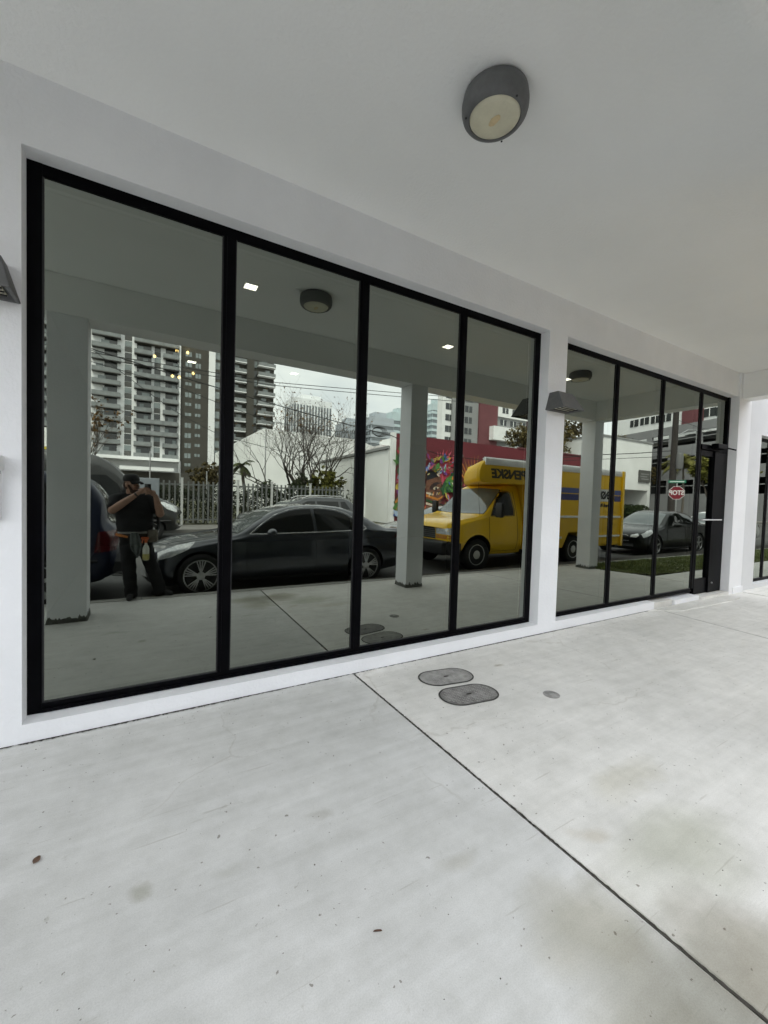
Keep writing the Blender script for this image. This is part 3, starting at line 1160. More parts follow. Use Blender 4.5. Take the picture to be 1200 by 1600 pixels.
class Car:
    """stations: x, zb, zbelt, ztop, wb, wm, wbelt, wtop ; local x runs from the nose (0) to the tail, +-y sideways, z from the road"""

    def __init__(self, name, label, cat, loc, rz, st, paint, bow_f=0.16, bow_r=0.10, wheels=(), wr=0.33, arch=0.06, crown=0.035, n=84, group=None, tum=0.10):
        self.t = thing(name, label, cat, loc, rz, group)
        st = np.array(st, float)
        L = st[-1, 0]
        q = np.unique(np.concatenate([np.linspace(0, L, n), st[:, 0]]))
        S = [pchip(st[:, 0], st[:, k], q) for k in range(1, 8)]
        rings = []
        for i, x in enumerate(q):
            zb, zl, zt, wb, wm, wl, wt = [s[i] for s in S]
            hz = zl - zb
            up = zt - zl
            P = [(0, zb), (wb * .55, zb), (wb * .93, zb + .01), (wb, zb + .07), (wm - .008, zb + .30 * hz), (wm, zb + .55 * hz), (wm * .35 + wl * .65, zb + .86 * hz), (wl, zl),
                 (wl + (wt - wl) * .35 - 0.0, zl + up * .38), (wt + (wl - wt) * .18, zl + up * .80), (wt * .9, zt - crown * .55), (wt * .55, zt - crown * .18), (0, zt)]
            half = catmull(P, 4)
            ring = [(y, z) for y, z in half] + [(-y, z) for y, z in half[-2:0:-1]]
            hw = max(wm, .1)
            rr = []
            for y, z in ring:
                xx = x
                yy = min(1.2, abs(y) / hw)
                if x < 0.9:
                    xx = x + bow_f * yy ** 2.2 * (1 - x / 0.9) ** 1.3
                if x > L - 0.9:
                    xx = x - bow_r * yy ** 2.2 * (1 - (L - x) / 0.9) ** 1.3
                rr.append((xx, y, z))
            rings.append(rr)
        m = len(rings[0])
        V = [p for r in rings for p in r]
        F = []
        for i in range(len(rings) - 1):
            for k in range(m):
                a, c = i * m + k, i * m + (k + 1) % m
                F.append((a, a + m, c + m, c))
        # end caps as fans of quads (left-right matching)
        h = m // 2
        for base, fl in ((0, False), ((len(rings) - 1) * m, True)):
            for k in range(h):
                a, b2 = base + k, base + k + 1
                c, d = base + (m - k - 1) % m if k + 1 <= h else base, base + (m - k) % m
                f = [a, b2, c, d]
                f = [v for j, v in enumerate(f) if v not in f[:j]]
                if len(f) > 2:
                    F.append(tuple(f if fl else f[::-1]))
        self.V, self.F, self.L = V, F, L
        self.bvh = BVHTree.FromPolygons([Vector(p) for p in V], F)
        mb = MB()
        mb.add(V, F)
        self.body = mb.build("body", paint, self.t)
        bm = bmesh.new()
        bm.from_mesh(self.body.data)
        if bm.calc_volume(signed=True) < 0:
            bmesh.ops.reverse_faces(bm, faces=bm.faces[:])
            bm.to_mesh(self.body.data)
        bm.free()
        self.wheels, self.wr = wheels, wr
        if wheels:
            cut = MB()
            for x in wheels:
                for s in (1, -1):
                    cut.lathe([(wr + arch, 0.60 * s), (wr + arch, 1.5 * s)], 40, (x, 0, wr), 'y')
            co = cut.build("arch_cut", M_BLKPLASTIC, self.t)
            bo = self.body.modifiers.new("b", 'BOOLEAN')
            bo.object = co
            bo.operation = 'DIFFERENCE'
            bo.solver = 'EXACT'
            self.body.data.materials.append(M_BLKPLASTIC)
            keep = self.body.data
            bake(self.body)
            if max(v.co.y for v in self.body.data.vertices) > 1.3:      # exact solver failed: use the fast one
                self.body.data = keep
                bo = self.body.modifiers.new("b", 'BOOLEAN')
                bo.object = co
                bo.operation = 'DIFFERENCE'
                bo.solver = 'FAST'
                bake(self.body)
            bpy.data.objects.remove(co)
            # inner faces of the wells are black
            me = self.body.data
            for p in me.polygons:
                c = p.center
                for x in wheels:
                    d = math.hypot(c.x - x, c.z - wr)
                    if d < wr + arch + .004 and abs(c.y) < 0.99:
                        hit = self.ray((c.x, 3 if c.y > 0 else -3, c.z), (0, -1 if c.y > 0 else 1, 0))
                        if hit is None or (Vector(c) - hit[0]).length > 0.012:
                            p.material_index = min(1, len(me.materials) - 1)
        shade(self.body, 38)

    def ray(self, o, d):
        loc, nor, idx, dist = self.bvh.ray_cast(Vector(o), Vector(d).normalized())
        if loc is None:
            return None
        return loc, nor

    def cast(self, view, a, c):
        if view == 'L':      # side at +y, (a=x, c=z)
            return self.ray((a, 4, c), (0, -1, 0))
        if view == 'R':
            return self.ray((a, -4, c), (0, 1, 0))
        if view == 'T':      # top, (a=x, c=y)
            return self.ray((a, c, 6), (0, 0, -1))
        if view == 'F':      # front, (a=y, c=z)
            return self.ray((-4, a, c), (1, 0, 0))
        return self.ray((30, a, c), (-1, 0, 0))

    def panel(self, name, view, poly, m, parent=None, off=0.004, step=0.05, sm=True):
        P = []
        n = len(poly)
        for i in range(n):
            a, c = Vector(poly[i]), Vector(poly[(i + 1) % n])
            k = max(1, int((c - a).length / step))
            for j in range(k):
                P.append(a + (c - a) * j / k)
        nb = len(P)
        edges = [(i, (i + 1) % nb) for i in range(nb)]
        xs = [p.x for p in P]; ys = [p.y for p in P]
        pl = [(p.x, p.y) for p in P]
        x = min(xs) + step * .5
        while x < max(xs):
            y = min(ys) + step * .5
            while y < max(ys):
                if inside((x, y), pl) and min((Vector((x, y)) - p).length for p in P) > step * .45:
                    P.append(Vector((x, y)))
                y += step
            x += step
        r = delaunay_2d_cdt(P, edges, [list(range(nb))], 1, 1e-6)
        vs, ok = [], []
        for v in r[0]:
            h = self.cast(view, v.x, v.y)
            if h is None:
                vs.append((0, 0, 0)); ok.append(False)
                continue
            nn = h[1]
            d = {'L': Vector((0, 1, 0)), 'R': Vector((0, -1, 0)), 'T': Vector((0, 0, 1)), 'F': Vector((-1, 0, 0)), 'B': Vector((1, 0, 0))}[view]
            if nn.dot(d) < 0:
                nn = -nn
            vs.append(tuple(h[0] + nn * off)); ok.append(True)
        fs = [f for f in r[2] if all(ok[i] for i in f)]
        used = sorted({i for f in fs for i in f})
        mp_ = {u: k for k, u in enumerate(used)}
        mb = MB()
        mb.add([vs[i] for i in used], [[mp_[i] for i in f] for f in fs])
        return mb.build(name, m, parent or self.t, smooth=sm, angle=60)

    def line(self, name, view, pts, r, m, parent=None, closed=False, off=0.0, step=0.06, n=6):
        P = []
        pts = list(pts) + ([pts[0]] if closed else [])
        for i in range(len(pts) - 1):
            a, c = Vector(pts[i]), Vector(pts[i + 1])
            k = max(1, int((c - a).length / step))
            for j in range(k):
                P.append(a + (c - a) * j / k)
        P.append(Vector(pts[-1]))
        Q = []
        for v in P:
            h = self.cast(view, v.x, v.y)
            if h:
                nn = h[1]
                Q.append(h[0] + nn * off)
        if len(Q) < 2:
            return None
        mb = MB()
        mb.tube(Q, r, n)
        return mb.build(name, m, parent or self.t, smooth=True, angle=60)

    def add_wheels(self, yo, w=0.215, style='spoke10', rimr=0.235, mrim=None):
        mrim = mrim or M_STEEL
        proto = None
        for x in self.wheels:
            for s in (1, -1):
                wt = bpy.data.objects.new("wheel", None)
                COL.objects.link(wt)
                wt.parent = self.t
                wt.location = (x, s * (yo - w / 2), self.wr)
                wt.rotation_euler = (0, 0, 0 if s > 0 else math.pi)
                if proto is None:
                    proto = []
                    R_, h = self.wr, w / 2
                    b = MB()
                    b.lathe([(rimr, -h + .01), (R_ - .03, -h), (R_ - .006, -h + .02), (R_, -h + .05), (R_, h - .05), (R_ - .006, h - .02), (R_ - .03, h - .002), (rimr + .008, h - .012), (rimr, h - .02)], 44, axis='y')
                    proto.append(b.build("tyre", M_TYRE, wt, smooth=True, angle=50))
                    b = MB()
                    b.lathe([(rimr + .004, h - .024), (rimr + .002, h - .010), (rimr - .012, h - .008), (rimr - .02, h - .03), (rimr - .03, -h + .03)], 44, axis='y')
                    if style == 'steel':
                        b.lathe([(rimr - .02, h - .05), (rimr * .72, h - .035), (rimr * .5, h - .055), (rimr * .42, h - .02), (rimr * .3, h - .012), (rimr * .1, h - .01)], 36, axis='y')
                        for k in range(8):
                            a = 2 * math.pi * (k + .5) / 8
                            cx_, cz_ = rimr * .70 * math.cos(a), rimr * .70 * math.sin(a)
                            b.lathe([(.026, h - .045), (.026, h - .0335)], 12, (cx_, 0, cz_), 'y', mi=1)
                            a = 2 * math.pi * k / 8
                            b.lathe([(.010, h - .035), (.010, h - .008)], 8, (rimr * .36 * math.cos(a), 0, rimr * .36 * math.sin(a)), 'y')
                    else:
                        nsp = 5
                        for k in range(nsp):
                            for dd in ((-0.27, -.09, .09, 0.27) if style == 'spoke10' else (0,)):
                                a = 2 * math.pi * k / nsp + 0.3
                                a0, a1 = a + dd * .45, a + dd
                                r0, r1 = .045, rimr - .012
                                p0 = Vector((r0 * math.cos(a0), 0, r0 * math.sin(a0)))
                                p1 = Vector((r1 * math.cos(a1), 0, r1 * math.sin(a1)))
                                d = (p1 - p0).normalized()
                                sd_ = Vector((-d.z, 0, d.x))
                                w0, w1_ = (.008, .011) if style == 'spoke10' else (.03, .035)
                                yf0, yf1, yb = h - .012, h - .016, h - .05
                                vs = []
                                for p, ww, yf in ((p0, w0, yf0), (p1, w1_, yf1)):
                                    for sg in (-1, 1):
                                        q = p + sd_ * ww * sg
                                        vs.append((q.x, yb, q.z))
                                    for sg in (-.8, .8):
                                        q = p + sd_ * ww * sg
                                        vs.append((q.x, yf, q.z))
                                b.add(vs, [(2, 3, 7, 6), (0, 2, 6, 4), (1, 5, 7, 3), (0, 1, 3, 2), (4, 6, 7, 5)])
                        b.lathe([(.062, h - .05), (.062, h - .014), (.05, h - .008), (.01, h - .006)], 24, axis='y')
                    proto.append(b.build("rim", [mrim, M_BLKPLASTIC] if style == 'steel' else mrim, wt, smooth=True, angle=30))
                    b = MB()
                    b.lathe([(.15, -.02), (.15, .0), (.02, .001)], 28, axis='y')
                    b.lathe([(rimr - .03, -h + .03), (.02, -h + .04)], 28, axis='y')
                    proto.append(b.build("brake_disc", M_BLKPLASTIC, wt))
                else:
                    for p in proto:
                        c = p.copy()
                        COL.objects.link(c)
                        c.parent = wt

    def mirror_pair(self, x, y, z, sx=0.085, sy=0.12, sz=0.075, m=None, arm=True):
        for s in (1, -1):
            b = MB()
            n, k = 14, 8
            prof = []
            for i in range(k + 1):
                a = math.pi * i / k
                prof.append((max(.004, math.sin(a) ** .75), -math.cos(a)))
            vs, fs = [], []
            for r_, hh in prof:
                for j in range(n):
                    a = 2 * math.pi * j / n
                    vs.append((x + sx * r_ * math.cos(a) * (1.1 if math.cos(a) < 0 else .75), s * (y + sy * hh), z + sz * r_ * math.sin(a) * (1 if math.sin(a) > 0 else .75)))
            for i in range(k):
                for j in range(n):
                    a, c = i * n + j, i * n + (j + 1) % n
                    fs.append((a, c, c + n, a + n))
            b.add(vs, fs)
            if arm:
                b.tube([(x + .02, s * (y - sy - .07), z - .05), (x, s * (y - sy * .4), z - .03)], .02, 8)
            b.build("side_mirror", m or self.body.data.materials[0], self.t, smooth=True, angle=60)


def paint(name, col, rough=0.28, metal=0.35):
    return mat(name, col, rough, metal, var=0.06, scale=3, coat=1.0, spec=0.5)


def sedan(name, label, loc, rz, pm, full=True, rim=None, group=None, belt=0.0, style='spoke10', rails=False):
    st = [
        # x    zb   zbelt ztop  wb   wm   wbelt wtop
        (0.00, .30, .50, .60, .60, .70, .66, .56),
        (0.05, .23, .56, .68, .70, .79, .74, .62),
        (0.18, .19, .63, .75, .76, .845, .79, .66),
        (0.50, .17, .72, .835, .80, .875, .83, .70),
        (0.95, .17, .80, .905, .82, .885, .845, .73),
        (1.32, .17, .865, .965, .82, .885, .845, .74),
        (1.65, .17, .905, 1.155, .82, .885, .845, .66),
        (2.05, .17, .925, 1.36, .82, .885, .845, .575),
        (2.35, .17, .935, 1.43, .82, .885, .845, .555),
        (2.75, .17, .945, 1.452, .82, .885, .845, .55),
        (3.20, .17, .955, 1.425, .82, .885, .845, .545),
        (3.60, .18, .965, 1.315, .82, .885, .84, .565),
        (3.98, .20, .965, 1.125, .81, .88, .825, .65),
        (4.20, .22, .955, 1.035, .79, .87, .81, .67),
        (4.52, .26, .925, 1.025, .75, .84, .78, .66),
        (4.68, .30, .87, .985, .70, .79, .74, .64),
        (4.75, .36, .80, .90, .64, .74, .70, .60)]
    c = Car(name, label, "car", loc, rz, st, pm, wheels=(0.80, 3.66), wr=0.335, arch=0.045, group=group)
    # glass
    c.panel("windscreen", 'T', [(1.36, -.66), (1.31, -.3), (1.30, 0), (1.31, .3), (1.36, .66), (2.03, .535), (2.06, 0.3), (2.07, 0), (2.06, -.3), (2.03, -.535)], M_WINDSHIELD)
    c.panel("rear_window", 'T', [(3.34, -.50), (3.30, 0), (3.34, .50), (3.90, .60), (3.97, .3), (3.98, 0), (3.97, -.3), (3.90, -.60)], M_CARGLASS)
    fw = [(1.58, .965), (2.63, .985), (2.63, 1.372), (2.45, 1.365), (2.25, 1.335), (2.02, 1.26), (1.80, 1.13)]
    rw = [(2.69, .987), (3.55, 1.005), (3.60, 1.03), (3.50, 1.14), (3.30, 1.27), (3.10, 1.34), (2.9, 1.368), (2.69, 1.373)]
    for v in ('L', 'R'):
        c.panel("side_window", v, fw, M_CARGLASS)
        c.panel("side_window", v, rw, M_CARGLASS)
        if full:
            c.line("window_trim", v, [(1.53, .955), (2.66, .975), (3.62, .997), (3.68, 1.03), (3.56, 1.15), (3.33, 1.295), (3.10, 1.366), (2.85, 1.392), (2.45, 1.388), (2.20, 1.345), (1.98, 1.265), (1.72, 1.10), (1.53, .955)], .009, M_CHROME, off=.004)
        for ln in ([(1.50, .94), (1.46, .6), (1.50, .3), (1.56, .24)], [(2.66, .97), (2.66, .3)], [(3.62, .99), (3.55, .80), (3.36, .62), (3.25, .42), (3.20, .24)], [(1.56, .24), (2.66, .23), (3.2, .24)]):
            c.line("door_seam", v, ln, .004, M_BLKPLASTIC, off=-.001)
        for hx in (2.42, 3.42):
            c.line("door_handle", v, [(hx, .83), (hx + .17, .835)], .014, pm, off=.022)
        c.panel("headlamp", v, [(.22, .59), (.22, .70), (.48, .80), (.74, .855), (.62, .74), (.40, .64)], M_HEAD, off=.004, step=.03)
        c.panel("tail_lamp", v, [(4.30, .86), (4.36, .93), (4.62, .925), (4.72, .86), (4.70, .76), (4.52, .78)], M_TAIL, off=.005, step=.03)
        c.line("sill_trim", v, [(1.2, .235), (2.2, .225), (3.25, .235)], .02, M_BLKPLASTIC, off=.0)
    c.panel("front_lamp", 'F', [(.44, .60), (.44, .66), (.60, .72), (.66, .66), (.60, .59)], M_HEAD, step=.03)
    c.panel("front_lamp", 'F', [(-.44, .60), (-.44, .66), (-.60, .72), (-.66, .66), (-.60, .59)], M_HEAD, step=.03)
    c.panel("grille", 'F', [(-.36, .46), (-.40, .62), (-.3, .66), (0, .665), (.3, .66), (.40, .62), (.36, .46)], M_BLKPLASTIC, step=.04)
    c.line("grille_trim", 'F', [(-.36, .46), (-.40, .62), (-.3, .66), (0, .665), (.3, .66), (.40, .62), (.36, .46)], .011, M_CHROME, closed=True, off=.003)
    c.panel("lower_intake", 'F', [(-.55, .28), (-.50, .40), (.50, .40), (.55, .28)], M_BLKPLASTIC, step=.05)
    for s in (-1, 1):
        c.line("bonnet_seam", 'T', [(.40, s * .60), (.9, s * .70), (1.30, s * .73)], .0035, M_BLKPLASTIC, off=-.001)
        c.line("wiper", 'T', [(1.33, s * .08 - .1), (1.40, s * .10 + .42)], .008, M_BLKPLASTIC, off=.012)
    if full:
        c.line("bonnet_crease", 'T', [(.35, -.40), (.9, -.46), (1.3, -.50)], .006, pm, off=-.002)
        c.line("bonnet_crease", 'T', [(.35, .40), (.9, .46), (1.3, .50)], .006, pm, off=-.002)
    c.mirror_pair(1.86, .99, .985, m=pm)
    c.add_wheels(.885, style=style, rimr=.245, mrim=rim)
    return c


def suv(name, label, loc, rz, pm, L=4.7, zroof=1.82, hw=.92, rails=True, slant=.42, style='spoke5', group=None):
    k = zroof / 1.80
    st = [
        (0.00, .42, .62, .74, .62, .74, .70, .58),
        (0.06, .34, .72, .86, .74, hw - .08, hw - .13, .64),
        (0.25, .28, .80, .95, .80, hw - .03, hw - .09, .68),
        (0.70, .26, .90, 1.04, .84, hw, hw - .06, .74),
        (1.25, .26, .98, 1.11, .86, hw, hw - .05, .76),
        (1.60, .26, 1.03, 1.36, .86, hw, hw - .05, .69),
        (1.98, .26, 1.05, 1.66 * k, .86, hw, hw - .05, .635),
        (2.30, .26, 1.06, 1.765 * k, .86, hw, hw - .05, .62),
        (2.9, .26, 1.07, 1.80 * k, .86, hw, hw - .05, .62),
        (L - .95, .26, 1.08, 1.79 * k, .86, hw, hw - .05, .62),
        (L - slant - .12, .28, 1.09, 1.74 * k, .85, hw, hw - .06, .61),
        (L - slant * .55, .32, 1.09, 1.46 * k, .84, hw - .01, hw - .08, .63),
        (L - .16, .36, 1.03, 1.16 * k, .82, hw - .03, hw - .10, .66),
        (L - .05, .40, .92, 1.04 * k, .78, hw - .07, hw - .14, .64),
        (L, .46, .80, .90, .70, hw - .13, hw - .19, .58)]
    c = Car(name, label, "car", loc, rz, st, pm, wheels=(.88, L - .98), wr=.36, arch=.06, bow_r=.10, group=group)
    zr = 1.62 * k
    c.panel("windscreen", 'T', [(1.34, -.68), (1.29, 0), (1.34, .68), (1.94, .58), (1.97, 0), (1.94, -.58)], M_WINDSHIELD)
    c.panel("rear_window", 'B', [(-.56, 1.12), (-.50, zr), (.50, zr), (.56, 1.12)], M_CARGLASS)
    xr = L - slant - .22
    for v in ('L', 'R'):
        c.panel("side_window", v, [(1.66, 1.10), (2.50, 1.12), (2.50, zr), (2.22, zr - .01), (1.98, zr - .12)], M_CARGLASS)
        c.panel("side_window", v, [(2.58, 1.12), (3.40, 1.13), (3.40, zr), (2.58, zr)], M_CARGLASS)
        c.panel("quarter_window", v, [(3.50, 1.13), (xr + .12, 1.14), (xr - .05, zr), (3.50, zr)], M_CARGLASS)
        for ln in ([(1.56, 1.04), (1.54, .34)], [(2.54, 1.1), (2.54, .34)], [(3.45, 1.1), (3.40, .75), (3.15, .34)]):
            c.line("door_seam", v, ln, .004, M_BLKPLASTIC, off=-.001)
        for hx in (2.30, 3.18):
            c.line("door_handle", v, [(hx, .96), (hx + .16, .965)], .014, pm, off=.022)
        c.line("side_moulding", v, [(.5, .60), (L - .3, .62)], .022, M_BLKPLASTIC, off=.0)
        c.panel("headlamp", v, [(.14, .72), (.16, .86), (.50, .90), (.46, .74)], M_HEAD, step=.03)
        c.panel("tail_lamp", v, [(L - .34, .74), (L - .30, 1.02), (L - .10, 1.04), (L - .05, .76)], M_TAIL, step=.03)
        s = 1 if v == 'L' else -1
        if rails:
            b = MB()
            b.tube([(2.05, s * .60, 1.70 * k), (2.25, s * .60, 1.80 * k), (2.9, s * .60, 1.845 * k), (L - 1.0, s * .60, 1.835 * k), (L - .75, s * .60, 1.77 * k)], .020, 8)
            b.build("roof_rail", M_CHROME, c.t, smooth=True, angle=60)
    for s in (-1, 1):
        c.panel("rear_lamp", 'B', [(s * .60, .76), (s * .60, 1.03), (s * .76, 1.03), (s * .78, .76)], M_TAIL, step=.04)
        c.panel("front_lamp", 'F', [(s * .42, .72), (s * .42, .86), (s * .66, .87), (s * .68, .73)], M_HEAD, step=.04)
    c.panel("grille", 'F', [(-.38, .62), (-.38, .80), (.38, .80), (.38, .62)], M_BLKPLASTIC, step=.05)
    b = MB()
    b.cbox(L - .14, L + .06, -hw + .12, hw - .12, .44, .60, .03)
    b.build("rear_bumper", M_BLKPLASTIC, c.t, smooth=True, angle=40)
    b = MB()
    b.tube([(L - .15, .45, .36), (L + .02, .45, .34)], .03, 10)
    b.build("exhaust", M_STEEL, c.t)
    c.mirror_pair(1.82, hw + .10, 1.16, sx=.09, sy=.13, sz=.10, m=pm)
    c.add_wheels(hw - .01, style=style, rimr=.24)
    return c


P_GREY = paint("dark_grey_paint", (0.034, 0.038, 0.049), .30, .45)
P_BLUE = mat("navy_paint", (0.008, 0.013, 0.034), .38, .2, var=.06, scale=3, spec=.35, coat=.3)
P_BLACK = paint("black_paint", (0.006, 0.0065, 0.007), .2, .2)
P_GREEN = mat("near_black_paint", (0.008, 0.0095, 0.008), .25, 0.0, var=.06, scale=3, spec=.25, coat=.25)
P_SILVER = paint("silver_grey_paint", (0.055, 0.058, 0.062), .3, .6)
P_WHITE = paint("white_paint", (0.62, 0.63, 0.62), .3, 0.0)
P_VAN = paint("charcoal_paint", (0.020, 0.021, 0.020), .30, .2)
ZR = -0.12

sedan("parked_car", "dark grey sedan with ten spoke rims parked at the kerb behind the photographer", (-0.02, -4.46, ZR), 0, P_GREY)
suv("parked_car", "navy blue suv with red tail lamp parked at the kerb beside the photographer", (-4.93, -4.55, ZR), 0, P_BLUE, zroof=1.86, rails=False)
suv("passing_car", "silver grey suv with chrome roof rails in the far lane beyond the dark sedan", (2.80, -11.4, ZR), 0, P_SILVER, L=4.5, zroof=1.57, slant=.55)
sedan("passing_car", "black sedan nosing out between the suv and the porch column", (6.15, -7.25, ZR), 0, P_BLACK, full=False)
sedan("parked_car", "near black sedan parked behind the yellow truck beside the grass verge", (13.35, -4.52, ZR), 0, P_GREEN, full=False, style='spoke5')
sedan("parked_car", "white sedan behind the near black sedan, seen past the glass door", (18.75, -4.75, ZR), 0, P_WHITE, full=False, style='spoke5')

# ---- charcoal high roof van on the far side, facing +x
st = [
    (0.00, .42, .70, .86, .66, .78, .74, .62),
    (0.07, .34, .84, 1.00, .78, .90, .84, .68),
    (0.30, .28, 1.02, 1.20, .86, .97, .90, .74),
    (0.75, .27, 1.24, 1.40, .90, 1.0, .93, .80),
    (1.10, .27, 1.36, 1.53, .92, 1.0, .95, .84),
    (1.60, .27, 1.42, 1.98, .92, 1.0, .96, .80),
    (2.15, .27, 1.42, 2.50, .92, 1.0, .97, .78),
    (2.55, .27, 1.42, 2.68, .92, 1.0, .98, .78),
    (3.3, .27, 1.42, 2.73, .92, 1.0, .98, .80),
    (5.7, .27, 1.42, 2.73, .92, 1.0, .98, .80),
    (5.85, .30, 1.42, 2.70, .90, .99, .97, .78),
    (5.92, .34, 1.40, 2.60, .86, .96, .94, .74)]
van = Car("parked_van", "charcoal high roof van facing right on the far side of the street", "van", (1.22, -13.15, ZR), math.pi, st, P_VAN, wheels=(.95, 4.65), wr=.35, arch=.07, bow_f=.22, bow_r=.02)
van.panel("windscreen", 'T', [(1.17, -.76), (1.12, 0), (1.17, .76), (2.12, .66), (2.15, 0), (2.12, -.66)], M_CARGLASS)
for v in ('L', 'R'):
    van.panel("side_window", v, [(1.72, 1.42), (2.75, 1.42), (2.75, 2.06), (2.2, 2.06), (1.9, 1.80)], M_CARGLASS)
    van.panel("side_window", v, [(3.0, 1.44), (4.2, 1.44), (4.2, 2.06), (3.0, 2.06)], M_CARGLASS)
    van.panel("headlamp", v, [(.20, .90), (.22, 1.08), (.62, 1.26), (.74, 1.24), (.52, 1.02)], M_HEAD, step=.04)
    for ln in ([(1.62, 1.36), (1.6, .4)], [(2.85, 2.1), (2.85, .4)], [(4.35, 2.1), (4.35, .4)]):
        van.line("door_seam", v, ln, .006, M_BLKPLASTIC)
    van.line("side_moulding", v, [(.4, .62), (5.7, .64)], .04, M_BLKPLASTIC)
van.panel("grille", 'F', [(-.45, .62), (-.5, .90), (.5, .90), (.45, .62)], M_BLKPLASTIC, step=.06)
van.mirror_pair(1.75, 1.16, 1.62, sx=.09, sy=.12, sz=.19, m=M_BLKPLASTIC)
van.add_wheels(.985, style='steel', rimr=.21)

# ---- yellow box truck
P_YEL = mat("truck_yellow", (0.90, 0.56, 0.010), 0.34, var=0.05, scale=2, coat=0.6)
P_BOX = mat("box_yellow", (0.82, 0.50, 0.012), 0.45, var=0.07, scale=1.2)
M_ALU = mat("box_aluminium", (0.72, 0.72, 0.70), 0.35, metal=0.35, var=0.08, scale=4)
M_WHITE = mat("white_vinyl", (0.72, 0.72, 0.72), 0.5, var=0.05, scale=6)
M_BLUES = mat("stripe_blue", (0.09, 0.12, 0.33), 0.5, var=0.08, scale=5)
M_BLUED = mat("stripe_navy", (0.045, 0.05, 0.18), 0.5, var=0.08, scale=5)
M_BLKINK = mat("black_vinyl", (0.012, 0.012, 0.012), 0.5, var=0.1, scale=9)
st = [
    (0.00, .46, .88, 1.00, .78, .88, .84, .74),
    (0.05, .40, .96, 1.08, .86, .95, .90, .80),
    (0.22, .36, 1.02, 1.14, .90, .985, .93, .82),
    (0.60, .34, 1.10, 1.205, .92, 1.0, .945, .84),
    (1.00, .34, 1.17, 1.265, .92, 1.0, .955, .86),
    (1.16, .34, 1.20, 1.32, .92, 1.0, .955, .86),
    (1.45, .34, 1.23, 1.57, .92, 1.0, .96, .83),
    (1.76, .34, 1.24, 1.86, .92, 1.0, .96, .78),
    (1.98, .34, 1.24, 2.00, .92, 1.0, .96, .765),
    (2.18, .34, 1.24, 2.04, .92, 1.0, .96, .76),
    (2.36, .36, 1.24, 2.045, .92, 1.0, .96, .76)]
tr = Car("box_truck", "yellow rental box truck with black lettering parked at the kerb", "truck", (5.68, -4.74, ZR), 0, st, P_YEL, wheels=(0.90,), wr=.375, arch=.085, bow_f=.10, bow_r=.0, crown=.03)
tr.body.name = "cab"
tr.panel("windscreen", 'T', [(1.17, -.86), (1.11, -.3), (1.10, 0), (1.11, .3), (1.17, .86), (1.82, .73), (1.86, 0), (1.82, -.73)], M_WINDSHIELD)
tr.line("windscreen_seal", 'T', [(1.17, -.86), (1.11, -.3), (1.10, 0), (1.11, .3), (1.17, .86), (1.82, .73), (1.86, 0), (1.82, -.73)], .011, M_BLKPLASTIC, closed=True, off=.003)
for v in ('L', 'R'):
    tr.panel("side_window", v, [(1.36, 1.275), (2.08, 1.285), (2.10, 1.40), (2.04, 1.80), (1.98, 1.84), (1.80, 1.84), (1.70, 1.79)], M_CARGLASS)
    tr.line("window_seal", v, [(1.34, 1.262), (2.10, 1.270), (2.13, 1.40), (2.06, 1.82), (1.98, 1.86), (1.79, 1.86), (1.69, 1.80)], .010, M_BLKPLASTIC, closed=True, off=.002)
    tr.line("door_seam", v, [(1.28, 1.24), (1.26, .80), (1.30, .44)], .005, M_BLKPLASTIC, off=-.001)
    tr.line("door_seam", v, [(2.16, 1.86), (2.19, 1.25), (2.19, .44), (1.30, .43)], .005, M_BLKPLASTIC, off=-.001)
    tr.line("door_handle", v, [(1.94, 1.12), (2.10, 1.125)], .018, M_BLKPLASTIC, off=.02)
    tr.line("wheel_arch_lip", v, [(.90 + .475 * math.cos(R(a)), .375 + .475 * math.sin(R(a))) for a in range(0, 181, 12)], .016, P_YEL, off=.004)
    s = 1 if v == 'L' else -1
    tr.panel("headlamp", v, [(.09, .84), (.10, .98), (.30, 1.0), (.30, .84)], M_HEAD, step=.03)
    tr.panel("marker_lamp", v, [(.09, .74), (.10, .825), (.30, .825), (.30, .74)], M_AMBER, step=.03)
    tr.panel("front_lamp", 'F', [(s * .50, .84), (s * .50, .97), (s * .88, .97), (s * .88, .84)], M_HEAD, step=.03)
    tr.panel("turn_lamp", 'F', [(s * .50, .74), (s * .50, .825), (s * .88, .825), (s * .88, .74)], M_AMBER, step=.03)
tr.panel("grille", 'F', [(-.48, .72), (-.48, .985), (.48, .985), (.48, .72)], M_BLKPLASTIC, off=.006, step=.05)
for z in (.76, .805, .85, .895, .94):
    tr.line("grille_bar", 'F', [(-.48, z), (0, z), (.48, z)], .008, M_DARKGREY, off=.010)
b = MB()
b.cbox(-.10, .22, -.97, .97, .40, .70, .05)
b.cbox(.05, .42, -1.0, -.90, .40, .66, .02)
b.cbox(.05, .42, .90, 1.0, .40, .66, .02)
b.build("front_bumper", M_BLKPLASTIC, tr.t, smooth=True, angle=40)
for s in (-.42, .30):
    tr.line("wiper", 'T', [(1.17, s - .10), (1.24, s + .42)], .010, M_BLKPLASTIC, off=.014)
for s in (1, -1):
    b = MB()
    b.cbox(1.30, 1.40, s * 1.20 - .10, s * 1.20 + .10, 1.24, 1.58, .03)
    b.tube([(1.42, s * .94, 1.30), (1.36, s * 1.16, 1.34)], .016, 8)
    b.tube([(1.42, s * .94, 1.46), (1.36, s * 1.16, 1.50)], .016, 8)
    b.build("side_mirror", M_BLKPLASTIC, tr.t, smooth=True, angle=40)
b = MB()
b.tube([(1.08, .85, 1.24), (1.02, .85, 1.70), (1.0, .85, 2.05)], .004, 6)
b.build("antenna", M_BLKPLASTIC, tr.t)
